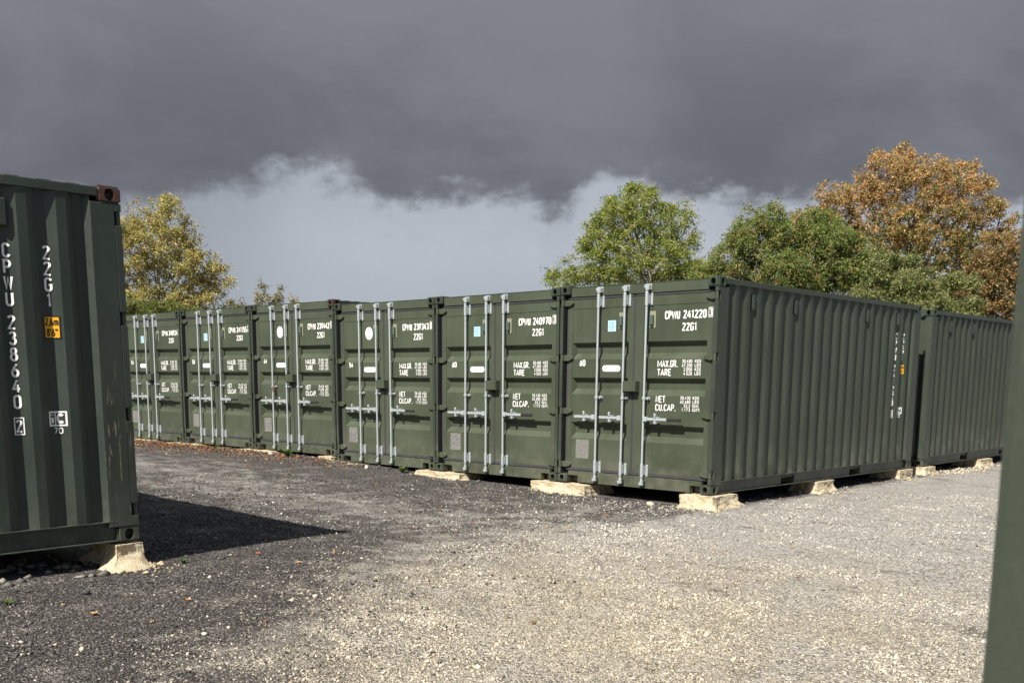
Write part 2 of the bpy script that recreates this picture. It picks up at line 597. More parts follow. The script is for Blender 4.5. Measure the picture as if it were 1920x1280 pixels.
# ================================================================== stroke lettering
def arc(cx, cy, rx, ry, a0, a1, n=7):
    return [(cx + rx * math.cos(R(a0 + (a1 - a0) * i / n)), cy + ry * math.sin(R(a0 + (a1 - a0) * i / n))) for i in range(n + 1)]


l_, r_, b_, t_, c_ = 0.08, 0.42, 0.07, 0.93, 0.25
q_ = 0.17
TOPA = arc(c_, t_ - q_, q_, q_, 180, 0)
BOTA = arc(c_, b_ + q_, q_, q_, 0, -180)
GL = {
    '0': (0.5, [TOPA + BOTA + [TOPA[0]]]),
    '1': (0.36, [[(0.06, 0.76), (0.2, t_), (0.2, b_)]]),
    '2': (0.5, [arc(c_, t_ - q_, q_, q_, 170, -20) + [(l_, b_ + 0.02), (r_ + 0.02, b_)]]),
    '3': (0.5, [arc(c_, 0.735, 0.155, 0.195, 160, -90) + arc(c_, 0.31, 0.17, 0.23, 90, -160)]),
    '4': (0.5, [[(0.31, t_), (l_ - 0.01, 0.31), (r_ + 0.03, 0.31)], [(0.34, 0.6), (0.34, b_)]]),
    '5': (0.5, [[(r_, t_), (0.11, t_), (l_ + 0.01, 0.53)] + arc(c_, 0.33, 0.17, 0.25, 125, -155)]),
    '6': (0.5, [[(0.36, t_), (0.14, 0.55), (l_, 0.36)] + arc(c_, 0.31, 0.17, 0.24, 180, 540, 14)]),
    '7': (0.5, [[(l_, t_), (r_, t_), (0.18, b_)]]),
    '8': (0.5, [arc(c_, 0.735, 0.145, 0.195, -90, 270, 14), arc(c_, 0.305, 0.17, 0.235, 90, 450, 14)]),
    '9': (0.5, [[(0.14, b_), (0.36, 0.45), (r_, 0.64)] + arc(c_, 0.69, 0.17, 0.24, 0, 360, 14)]),
    'C': (0.5, [arc(c_, t_ - q_, q_, q_, 5, 180) + arc(c_, b_ + q_, q_, q_, 180, 355)]),
    'G': (0.5, [arc(c_, t_ - q_, q_, q_, 5, 180) + arc(c_, b_ + q_, q_, q_, 180, 360) + [(r_, 0.47), (0.27, 0.47)]]),
    'P': (0.5, [[(l_, b_), (l_, t_), (0.25, t_)] + arc(0.25, 0.7, q_, 0.23, 90, -90) + [(l_, 0.47)]]),
    'R': (0.5, [[(l_, b_), (l_, t_), (0.25, t_)] + arc(0.25, 0.71, q_, 0.22, 90, -90) + [(l_, 0.49)], [(0.24, 0.49), (r_, b_)]]),
    'B': (0.5, [[(l_, b_), (l_, t_), (0.24, t_)] + arc(0.24, 0.72, 0.15, 0.21, 90, -90) + [(l_, 0.51)], [(l_, b_), (0.24, b_)] + arc(0.24, 0.29, 0.17, 0.22, -90, 90)]),
    'W': (0.74, [[(0.06, t_), (0.19, b_), (0.37, 0.85), (0.55, b_), (0.68, t_)]]),
    'U': (0.5, [[(l_, t_)] + arc(c_, b_ + q_, q_, q_, 180, 360) + [(r_, t_)]]),
    'M': (0.78, [[(0.07, b_), (0.07, t_), (0.39, 0.28), (0.71, t_), (0.71, b_)]]),
    'A': (0.54, [[(0.05, b_), (0.27, t_), (0.49, b_)], [(0.13, 0.32), (0.41, 0.32)]]),
    'X': (0.5, [[(0.06, t_), (0.44, b_)], [(0.44, t_), (0.06, b_)]]),
    'T': (0.48, [[(0.03, t_), (0.45, t_)], [(0.24, t_), (0.24, b_)]]),
    'E': (0.46, [[(0.41, t_), (l_, t_), (l_, b_), (0.41, b_)], [(l_, 0.5), (0.36, 0.5)]]),
    'F': (0.46, [[(0.41, t_), (l_, t_), (l_, b_)], [(l_, 0.5), (0.36, 0.5)]]),
    'N': (0.52, [[(l_, b_), (l_, t_), (0.44, b_), (0.44, t_)]]),
    'K': (0.5, [[(l_, b_), (l_, t_)], [(r_, t_), (l_, 0.42)], [(0.2, 0.55), (r_ + 0.01, b_)]]),
    'L': (0.44, [[(l_, t_), (l_, b_), (0.41, b_)]]),
    'S': (0.5, [arc(c_, 0.72, 0.165, 0.21, 10, 250, 9) + arc(c_, 0.29, 0.17, 0.22, 60, -170, 9)]),
    'm': (0.72, [[(l_, b_), (l_, 0.62)] + arc(0.22, 0.5, 0.13, 0.13, 160, 0) + [(0.35, b_)], arc(0.49, 0.5, 0.14, 0.13, 170, 0) + [(0.63, b_)]]),
    'c': (0.5, [arc(c_, 0.36, 0.18, 0.28, 40, 320, 12)]),
    'i': (0.22, [[(0.11, b_), (0.11, 0.62)], [(0.11, 0.84), (0.11, 0.93)]]),
    '.': (0.2, [[(0.1, 0.02), (0.1, 0.16)]]),
    ',': (0.2, [[(0.11, 0.14), (0.05, -0.1)]]),
    "'": (0.2, [[(0.1, t_), (0.1, 0.7)]]),
    '"': (0.36, [[(0.1, t_), (0.1, 0.7)], [(0.26, t_), (0.26, 0.7)]]),
    ' ': (0.3, []),
}


def stroke_quads(pts, w):
    """mitred strip along a polyline in the unit glyph box"""
    P = [Vector(p) for p in pts]
    n = len(P)
    L, Q = [], []
    for i in range(n):
        a = (P[i] - P[i - 1]).normalized() if i > 0 else None
        b = (P[i + 1] - P[i]).normalized() if i < n - 1 else None
        if a is None:
            d, k = b, 1.0
        elif b is None:
            d, k = a, 1.0
        else:
            d = (a + b)
            if d.length < 1e-4:
                d = a
            d.normalize()
            k = min(1.6, 1.0 / max(0.35, d.dot(a)))
        nrm = Vector((-d.y, d.x)) * w * 0.5 * k
        L.append(P[i] + nrm)
        Q.append(P[i] - nrm)
    return [(L[i], L[i + 1], Q[i + 1], Q[i]) for i in range(n - 1)]


def text_quads(s, u0, u1, v0, v1, w=0.15, gap=0.06):
    """string fitted to the rectangle u0..u1 / v0..v1; returns quads of (u, v)"""
    tot = sum(GL[ch][0] for ch in s) + gap * (len(s) - 1)
    k = (u1 - u0) / tot
    h = v1 - v0
    out, x = [], 0.0
    # keep the stroke width even when the letters are squeezed
    for ch in s:
        wd, strokes = GL[ch]
        for st in strokes:
            for qd in stroke_quads([(px * k / h, py) for px, py in st], w):
                out.append([(u0 + x * k + p.x * h, v0 + p.y * h) for p in qd])
        x += wd + gap
    return out


def rect_quads(u0, u1, v0, v1):
    return [[(u0, v0), (u1, v0), (u1, v1), (u0, v1)]]


def frame_quads(u0, u1, v0, v1, w):
    return rect_quads(u0, u1, v0, v0 + w) + rect_quads(u0, u1, v1 - w, v1) + rect_quads(u0, u0 + w, v0 + w, v1 - w) + rect_quads(u1 - w, u1, v0 + w, v1 - w)


def disc_quads(u, v, ru, rv, n=24, inner=0.0):
    o = []
    for i in range(n):
        a, b = 2 * math.pi * i / n, 2 * math.pi * (i + 1) / n
        ca, sa, cb, sb = math.cos(a), math.sin(a), math.cos(b), math.sin(b)
        if inner:
            o.append([(u + ru * inner * ca, v + rv * inner * sa), (u + ru * ca, v + rv * sa), (u + ru * cb, v + rv * sb), (u + ru * inner * cb, v + rv * inner * sb)])
        else:
            o.append([(u, v), (u + ru * ca, v + rv * sa), (u + ru * cb, v + rv * sb)])
    return o


def door_print(quads, name, mat, y, parent):
    mb = MB()
    for qd in quads:
        mb.add([(u, y, v) for u, v in qd], [tuple(range(len(qd)))])
    return link(name, mb.mesh(name, mat), parent=parent)


# ================================================================== shipping container
W, L, H = 2.438, 6.058, 2.591
HW = W / 2
CAST = (0.162, 0.178, 0.118)
PITCH = (L - 2 * 0.307) / 20.0
OUTX, INX = HW - 0.014, HW - 0.050


def profile():
    """corrugation of a long side: list of (y, x)"""
    fl, n = 0.070, 20
    sl = (PITCH - 2 * fl) / 2
    pts = [(0.238, OUTX + 0.004), (0.272, INX)]
    for k in range(n + 1):
        yc = 0.307 + k * PITCH
        pts += [(yc - fl / 2, INX), (yc + fl / 2, INX)]
        if k < n:
            pts += [(yc + fl / 2 + sl, OUTX), (yc + 1.5 * fl + sl, OUTX)]
    pts += [(L - 0.272, INX), (L - 0.238, OUTX + 0.004)]
    out = [pts[0]]
    for p in pts[1:]:
        if p[0] - out[-1][0] > 1e-4:
            out.append(p)
    return out


PROF = profile()
PY = np.array([p[0] for p in PROF])
PX = np.array([p[1] for p in PROF])


def side_x(y):
    return float(np.interp(y, PY, PX))


def casting_mesh(mat, sx, sy, sz):
    """corner casting with oval openings on its three outer faces; the outer corner is at the origin, body towards (sx,sy,sz)"""
    a, b, c = CAST
    mb = MB()
    cor = {}
    for i in (0, 1):
        for j in (0, 1):
            for k in (0, 1):
                cor[i, j, k] = len(mb.v)
                mb.v.append((i * a, j * b, k * c))

    def holed(ids, uv, ru, rv, depth, axis_dir):
        # ids: 4 corner indices in order; uv: function (s,t)->point ; oval centred
        n = 20
        ring, deep = [], []
        for q in range(n):
            t = 2 * math.pi * q / n + math.pi / 4
            ex = math.cos(t)
            ez = math.sin(t)
            p = uv(0.5 + ru * ex, 0.5 + rv * math.copysign(abs(ez) ** 0.8, ez))
            ring.append(len(mb.v))
            mb.v.append(p)
        for q in range(n):
            p = mb.v[ring[q]]
            deep.append(len(mb.v))
            mb.v.append(tuple(p[i] + axis_dir[i] * depth for i in range(3)))
        q4 = n // 4
        # corners sit at angles 45,135,225,315 -> ring index 0, q4, 2q4, 3q4
        order = [ids[2], ids[3], ids[0], ids[1]]
        for qd in range(4):
            cidx = order[qd]
            nxt = order[(qd + 1) % 4]
            half = q4 // 2
            for q in range(qd * q4, qd * q4 + half):
                mb.f.append((cidx, ring[q % n], ring[(q + 1) % n]))
            mid = ring[(qd * q4 + half) % n]
            mb.f.append((cidx, mid, nxt))
            for q in range(qd * q4 + half, (qd + 1) * q4):
                mb.f.append((nxt, ring[q % n], ring[(q + 1) % n]))
        for q in range(n):
            mb.f.append((ring[q], ring[(q + 1) % n], deep[(q + 1) % n], deep[q]))
        mb.f.append(tuple(deep))

    # outer x face (x=0), outer y face (y=0), outer z face (z=0)
    holed([cor[0, 0, 0], cor[0, 1, 0], cor[0, 1, 1], cor[0, 0, 1]], lambda s, t: (0, s * b, t * c), 0.20, 0.36, 0.09, (1, 0, 0))
    holed([cor[0, 0, 0], cor[1, 0, 0], cor[1, 0, 1], cor[0, 0, 1]], lambda s, t: (s * a, 0, t * c), 0.20, 0.36, 0.09, (0, 1, 0))
    mb.f.append((cor[0, 0, 0], cor[0, 1, 0], cor[1, 1, 0], cor[1, 0, 0]))
    mb.f.append((cor[1, 0, 0], cor[1, 1, 0], cor[1, 1, 1], cor[1, 0, 1]))
    mb.f.append((cor[0, 1, 0], cor[1, 1, 0], cor[1, 1, 1], cor[0, 1, 1]))
    mb.f.append((cor[0, 0, 1], cor[0, 1, 1], cor[1, 1, 1], cor[1, 0, 1]))
    mb.v = [(x * sx, y * sy, z * sz) for x, y, z in mb.v]
    me = bpy.data.meshes.new('corner_casting')
    bm = bmesh.new()
    vv = [bm.verts.new(p) for p in mb.v]
    for q in mb.f:
        bm.faces.new([vv[i] for i in q])
    bmesh.ops.recalc_face_normals(bm, faces=bm.faces)
    bm.verts.ensure_lookup_table()
    cs = set(bm.verts[i] for i in range(8))
    es = [e for e in bm.edges if e.verts[0] in cs and e.verts[1] in cs and e.calc_face_angle(0) > 1.0]
    bmesh.ops.bevel(bm, geom=es, offset=0.015, segments=3, affect='EDGES', clamp_overlap=True)
    bm.to_mesh(me)
    bm.free()
    me.materials.append(mat)
    return me


HINGE_Z = (2.37, 1.657, 0.956, 0.243)
MESH = {}


def cached(key, fn):
    if key not in MESH:
        MESH[key] = fn()
    return MESH[key]


def side_mesh(sx, mat):
    mb = MB()
    z0, z1 = 0.162, 2.535
    vs = [(sx * x, y, z0) for y, x in PROF] + [(sx * x, y, z1) for y, x in PROF]
    n = len(PROF)
    return mb.add(vs, [(i, i + 1, n + i + 1, n + i) for i in range(n - 1)]).mesh('side_panel', mat)


def roof_mesh(mat):
    mb = MB()
    ys = [0.10]
    zs = [2.560]
    y = 0.26
    while y < L - 0.3:
        ys += [y, y + 0.03, y + 0.12, y + 0.15]
        zs += [2.560, 2.583, 2.583, 2.560]
        y += 0.209
    ys.append(L - 0.10)
    zs.append(2.560)
    n = len(ys)
    x = HW - 0.035
    vs = [(-x, ys[i], zs[i]) for i in range(n)] + [(x, ys[i], zs[i]) for i in range(n)]
    mb.add(vs, [(i, i + 1, n + i + 1, n + i) for i in range(n - 1)])
    return mb.mesh('roof', mat)


def post_mesh(sx, rear, mat):
    mb = MB()
    z0, z1 = CAST[2], H - CAST[2]
    if not rear:
        zs = [z0]
        for hz in reversed(HINGE_Z):
            zs += [hz - 0.048, hz + 0.048]
        zs.append(z1)
        for k in range(0, len(zs), 2):
            mb.box(sx * (HW - 0.052), sx * (HW - 0.005), 0.004, 0.058, zs[k], zs[k + 1])
        mb.box(sx * (HW - 0.052), sx * (HW - 0.0052), 0.0582, 0.240, z0, z1)
        mb.box(sx * (HW - 0.115), sx * (HW - 0.0522), 0.118, 0.238, z0, z1)
    else:
        mb.box(sx * (HW - 0.13), sx * (HW - 0.005), L - 0.240, L - 0.004, z0, z1)
    return mb.mesh('corner_post', mat, 0.010 if rear else 0.004, seg=2 if rear else 1)


def top_rail_mesh(sx, mat):
    mb = MB()
    mb.box(sx * (HW - 0.065), sx * (HW - 0.004), CAST[1] - 0.002, L - CAST[1] + 0.002, 2.512, 2.575)
    return mb.mesh('top_rail', mat, 0.004)


def bottom_rail_mesh(sx, mat):
    mb = MB()
    y0, y1 = CAST[1] - 0.002, L - CAST[1] + 0.002
    mb.box(sx * (HW - 0.060), sx * (HW - 0.004), y0, y1, 0.156, 0.164)
    mb.box(sx * (HW - 0.048), sx * (HW - 0.004), y0, y1, 0.010, 0.017)
    segs = [(y0, 1.82), (2.18, 3.88), (4.24, y1)]
    for a, b in segs:
        mb.box(sx * (HW - 0.054), sx * (HW - 0.047), a, b, 0.0172, 0.1558)
    for a, b in ((1.82, 2.18), (3.88, 4.24)):
        mb.box(sx * (HW - 0.054), sx * (HW - 0.047), a, b, 0.135, 0.1558)
        # pocket walls
        mb.box(sx * (HW - 0.35), sx * (HW - 0.0545), a - 0.006, a, 0.0172, 0.15)
        mb.box(sx * (HW - 0.35), sx * (HW - 0.0545), b, b + 0.006, 0.0172, 0.15)
    return mb.mesh('bottom_rail', mat, 0.0015)


def end_wall_mesh(mat):
    """corrugated blank end"""
    mb = MB()
    xs, yy = [], []
    n = 8
    w = 2 * (HW - 0.13)
    p = w / n
    for k in range(n):
        x = -HW + 0.13 + k * p
        xs += [x, x + p * 0.25, x + p * 0.5, x + p * 0.75]
        yy += [L - 0.06, L - 0.06, L - 0.015, L - 0.015]
    xs.append(HW - 0.13)
    yy.append(L - 0.06)
    m = len(xs)
    z0, z1 = 0.15, 2.50
    mb.add([(xs[i], yy[i], z0) for i in range(m)] + [(xs[i], yy[i], z1) for i in range(m)], [(i, i + 1, m + i + 1, m + i) for i in range(m - 1)])
    return mb.mesh('end_wall', mat)


def header_mesh(mat):
    mb = MB()
    x = HW - CAST[0] + 0.002
    mb.box(-x, x, 0.045, 0.115, 2.447, 2.566)
    mb.box(-x, x, 0.040, 0.118, 2.5662, 2.574)
    return mb.mesh('door_header', mat, 0.003)


def sill_mesh(mat):
    mb = MB()
    x = HW - CAST[0] + 0.002
    a, b = x - 0.165, x
    mb.box(-a, a, 0.040, 0.118, 0.010, 0.158)
    for s in (-1, 1):
        mb.box(s * (a + 0.0002), s * b, 0.040, 0.118, 0.098, 0.158)
        mb.box(s * (a + 0.0002), s * b, 0.150, 0.156, 0.010, 0.098)
    return mb.mesh('door_sill', mat, 0.003)


def leaf_spec(side):
    return (-1.112, -0.043) if side < 0 else (-0.007, 1.112)


def door_mesh(side, mat):
    x0, x1 = leaf_spec(side)
    px0, px1 = (-1.045, -0.115) if side < 0 else (0.112, 1.045)
    z0, z1, pz0, pz1 = 0.200, 2.418, 0.325, 2.295
    yf, yb, yp = 0.066, 0.112, 0.071
    mb = MB()
    # stiles and rails
    mb.box(x0, px0, yf, yb, z0, z1)
    mb.box(px1, x1, yf, yb, z0, z1)
    mb.box(px0, px1, yf, yb, z0, pz0)
    mb.box(px0, px1, yf, yb, pz1, z1)
    # pressed sheet with three troughs
    D = 0.060
    cuts = [(1.640, 1.855), (1.185, 1.402), (0.598, 0.815)]
    zz = pz1
    for a, b in cuts:
        mb.quad((px0, yp, b), (px1, yp, b), (px1, yp, zz), (px0, yp, zz))
        s, s2, e = 0.046, 0.074, 0.034
        i0, i1 = px0 + 0.004, px1 - 0.004
        mb.quad((px0, yp, a), (px0, yp, b), (i0, yp, b), (i0, yp, a))
        mb.quad((i1, yp, a), (i1, yp, b), (px1, yp, b), (px1, yp, a))
        mb.quad((i0, yp, b), (i1, yp, b), (i1 - e, yp + D, b - s), (i0 + e, yp + D, b - s))
        mb.quad((i0 + e, yp + D, b - s), (i1 - e, yp + D, b - s), (i1 - e, yp + D, a + s2), (i0 + e, yp + D, a + s2))
        mb.quad((i0 + e, yp + D, a + s2), (i1 - e, yp + D, a + s2), (i1, yp, a), (i0, yp, a))
        mb.quad((i0, yp, a), (i0, yp, b), (i0 + e, yp + D, b - s), (i0 + e, yp + D, a + s2))
        mb.quad((i1, yp, a), (i1, yp, b), (i1 - e, yp + D, b - s), (i1 - e, yp + D, a + s2))
        zz = a
    mb.quad((px0, yp, pz0), (px1, yp, pz0), (px1, yp, zz), (px0, yp, zz))
    return mb.mesh('door', mat)


def gasket_mesh(side, mat):
    x0, x1 = leaf_spec(side)
    mb = MB()
    y0, y1 = 0.070, 0.104
    e = 0.026
    xo0, xo1 = (x0 - e, x1 + 0.016) if side < 0 else (x0 - 0.017, x1 + e)
    mb.box(xo0, x0 - 0.0005, y0, y1, 0.168, 2.446)
    mb.box(x1 + 0.0005, xo1, y0, y1, 0.168, 2.446)
    mb.box(x0, x1, y0 - 0.012, y1, 2.4186, 2.446)
    mb.box(x0, x1, y0 - 0.012, y1, 0.168, 0.1994)
    return mb.mesh('door_gasket', mat)


def post_strip_mesh(side, mat):  # thin black strips on the post's inner face and across the slot behind
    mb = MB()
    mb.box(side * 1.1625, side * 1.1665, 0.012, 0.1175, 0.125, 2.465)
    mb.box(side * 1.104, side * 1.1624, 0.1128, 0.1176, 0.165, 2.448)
    return mb.mesh('post_strip', mat)


def hinge_mesh(sx, mat):
    mb = MB()
    a = [(1.162, 0.038), (1.10, 0.042), (1.050, 0.028), (1.020, 0.010), (1.020, -0.010), (1.050, -0.028), (1.10, -0.042), (1.162, -0.038)]
    mb.prism_xz([(sx * x, z) for x, z in a], 0.034, 0.0655)
    mb.cyl((sx * 1.186, 0.022, -0.046), (sx * 1.186, 0.022, 0.046), 0.020, n=12)
    mb.box(sx * 1.158, sx * 1.186, 0.016, 0.050, -0.034, 0.034)
    return mb.mesh('hinge', mat, 0.004)


RODS = (-0.574, -0.152, 0.186)
RY = 0.008


def rod_mesh(mat):
    mb = MB()
    mb.cyl((0, RY, 0.085), (0, RY, 2.50), 0.0150, n=14)
    return mb.mesh('locking_bar', mat, smooth=True)


def cam_mesh(mat, topside):
    """cam hook and its keeper, built for the top; mirrored for the bottom"""
    mb = MB()
    s = 1 if topside else -1
    mb.cyl((0, RY, -0.035 * s), (0, RY, 0.012 * s), 0.022, n=12)
    mb.box(-0.030, 0.014, RY - 0.020, RY + 0.016, 0.004 * s, 0.030 * s)
    mb.box(-0.034, -0.016, RY - 0.022, RY + 0.010, -0.006 * s, 0.018 * s)
    mb.cyl((0.018, RY - 0.012, 0.016 * s), (0.018, 0.044, 0.016 * s), 0.014, n=10)
    return mb.mesh('locking_cam', mat, 0.003)


def keeper_mesh(mat, topside):
    mb = MB()
    s = 1 if topside else -1
    mb.box(0.030, 0.042, RY - 0.018, 0.0445, -0.030 * s, 0.030 * s)
    mb.box(-0.004, 0.030, 0.030, 0.0445, 0.034 * s, 0.044 * s)
    mb.box(-0.050, 0.046, 0.039, 0.0446, -0.024 * s, 0.046 * s)
    return mb.mesh('cam_keeper', mat, 0.002)


def bracket_mesh(mat):
    mb = MB()
    mb.cyl((0, RY, -0.085), (0, RY, 0.085), 0.0215, n=12)
    mb.box(0.026, 0.060, 0.050, 0.0655, -0.075, 0.075)
    mb.box(-0.052, -0.026, 0.052, 0.0655, -0.075, 0.075)
    mb.box(-0.020, 0.020, RY + 0.014, 0.060, -0.06, 0.06)
    for z in (-0.05, 0.05):
        mb.cyl((0.044, 0.042, z), (0.044, 0.050, z), 0.008, n=8)
    return mb.mesh('bar_bracket', mat, 0.003)


def guide_mesh(mat):
    mb = MB()
    mb.cyl((0, RY, -0.020), (0, RY, 0.020), 0.0235, n=12)
    mb.box(-0.042, 0.060, 0.052, 0.0655, -0.018, 0.018)
    mb.cyl((0.044, RY + 0.01, 0), (0.044, 0.052, 0), 0.012, n=8)
    return mb.mesh('bar_guide', mat, 0.002)


def handle_mesh(mat, d):
    """lever from the bar towards d (-1 left, 1 right) with its catch"""
    mb = MB()
    mb.box(d * 0.010, d * 0.065, RY - 0.028, RY + 0.010, -0.032, 0.030)
    mb.box(d * 0.060, d * 0.362, RY - 0.020, RY - 0.008, -0.017, 0.017)
    return mb.mesh('bar_handle', mat, 0.003)


def catch_mesh(mat, d):
    mb = MB()
    x = d * 0.19
    mb.box(x - 0.026, x + 0.026, RY, 0.0655, -0.050, 0.030)
    mb.box(x - 0.014, x + 0.014, RY - 0.030, RY, 0.022, 0.062)
    mb.box(x - 0.018, x + 0.018, RY - 0.026, RY, -0.058, -0.022)
    mb.cyl((x, RY - 0.034, 0.058), (x, RY - 0.018, 0.058), 0.017, n=10)
    return mb.mesh('handle_catch', mat, 0.003)


def grip_mesh(mat):
    mb = MB()
    mb.box(0.362, 0.575, RY - 0.026, RY - 0.004, -0.022, 0.018)
    return mb.mesh('rubber_grip', mat, 0.005)


def lockbox_mesh(mat):
    mb = MB()
    mb.box(-0.128, 0.072, -0.030, -0.024, 1.232, 1.362)
    mb.box(-0.128, 0.072, -0.024, 0.0655, 1.356, 1.362)
    mb.box(-0.128, -0.122, -0.024, 0.0655, 1.215, 1.356)
    mb.box(0.066, 0.072, -0.024, 0.0655, 1.225, 1.356)
    mb.box(-0.085, -0.055, 0.010, 0.060, 1.195, 1.30)
    return mb.mesh('lock_box', mat, 0.002)


def vent_mesh(mat):
    mb = MB()
    mb.box(-0.028, 0.022, 0.026, 0.0705, -0.062, 0.062)
    return mb.mesh('vent_cover', mat, 0.008)


def vent_plate_mesh(mat):
    mb = MB()
    mb.box(-0.045, 0.045, 0.0665, 0.0708, -0.102, 0.102)
    return mb.mesh('vent_plate', mat, 0.001)


def side_vent(parent, sx, y, z):
    x = side_x(y) + 0.002
    key = ('svent', sx, round(y, 3))

    def mk():
        mb = MB()
        mb.box(sx * (INX - 0.004), sx * (INX + 0.040), -0.036, 0.036, -0.092, 0.092)
        return mb.mesh('side_vent', MAT['leftpaint'], 0.009)
    link('side_vent', cached(('svent', sx), mk), parent=parent, loc=(0, y, z))


def side_print(quads, name, mat, sx, parent, right_end, off=0.0025):
    """flat print following the corrugation; u is the distance from the right-hand end, growing to the left, v the height"""
    mb = MB()
    for qd in quads:
        us = [p[0] for p in qd]
        span = max(us) - min(us)
        n = max(1, int(span / 0.008)) if len(qd) == 4 and span > 0.02 else 1
        for i in range(n):
            a, b = i / n, (i + 1) / n
            if n > 1:
                (u0, v0), (u1, v1), (u2, v2), (u3, v3) = qd
                pts = [(u0 + (u1 - u0) * a, v0 + (v1 - v0) * a), (u0 + (u1 - u0) * b, v0 + (v1 - v0) * b),
                       (u3 + (u2 - u3) * b, v3 + (v2 - v3) * b), (u3 + (u2 - u3) * a, v3 + (v2 - v3) * a)]
            else:
                pts = qd
            vs = []
            for u, v in pts:
                y = (L - u) if right_end == 'rear' else u
                vs.append((sx * (side_x(y) + off), y, v))
            mb.add(vs, [tuple(range(len(vs)))])
    return link(name, mb.mesh(name, mat), parent=parent)


def flip(quads, c):
    """mirror u about c (u grows leftwards on the sides)"""
    return [[(2 * c - u, v) for u, v in qd] for qd in quads]


def side_marks(root, serial, check, sx, right_end, sh=0.023):
    c1, c2 = 0.851 - sh, 0.579 - sh
    parts = {}
    out = parts['owner_code'] = []
    z = 2.135
    for ch in 'CPWU':
        w = 0.028
        out += flip(text_quads(ch, c1 - w, c1 + w, z - 0.098, z, 0.15), c1)
        z -= 0.108
    z = 1.655
    out = parts['serial_number'] = []
    for ch in serial:
        w = 0.028 if ch != '1' else 0.016
        out += flip(text_quads(ch, c1 - w, c1 + w, z - 0.098, z, 0.15), c1)
        z -= 0.1085
    out = parts['side_check_digit'] = []
    out += flip(text_quads(check, c1 - 0.021, c1 + 0.021, 0.850, 0.940, 0.16), c1)
    out += frame_quads(c1 - 0.033, c1 + 0.033, 0.834, 0.956, 0.007)
    z = 2.14
    out = parts['size_code'] = []
    for ch in '22G1':
        w = 0.028 if ch != '1' else 0.016
        out += flip(text_quads(ch, c2 - w, c2 + w, z - 0.098, z, 0.15), c2)
        z -= 0.108
    # the "ic 70" code
    out = parts['class_code'] = []
    a0, a1, b0, b1 = c2 - 0.060, c2 + 0.060, 0.886, 0.993
    out += frame_quads(a0, a1, b0, b1, 0.012) + rect_quads(c2 + 0.013, c2 + 0.020, b0 + 0.012, b1 - 0.012)
    out += flip(text_quads('i', c2 - 0.046, c2 - 0.026, b0 + 0.018, b1 - 0.018, 0.22), c2)
    out += flip(text_quads('c', c2 - 0.006, c2 + 0.042, b0 + 0.018, b1 + 0.012, 0.19), c2)
    out += flip(text_quads('70', c2 - 0.032, c2 + 0.032, 0.832, 0.876, 0.17), c2)
    for nm, qs in parts.items():
        side_print(qs, nm, MAT['white'], sx, root, right_end, 0.0045)
    lb = side_print(rect_quads(c2 - 0.056, c2 + 0.050, 1.503, 1.660), 'height_label', MAT['yellow'], sx, root, right_end, 0.003)
    ink = frame_quads(c2 - 0.056, c2 + 0.050, 1.503, 1.660, 0.007)
    cc = c2 - 0.003
    ink += flip(text_quads('2,6m', cc - 0.042, cc + 0.042, 1.592, 1.648, 0.15), cc)
    ink += flip(text_quads('8\'6"', cc - 0.036, cc + 0.036, 1.518, 1.574, 0.15), cc)
    side_print(ink, 'label_print', MAT['black'], sx, lb, right_end, 0.0048)


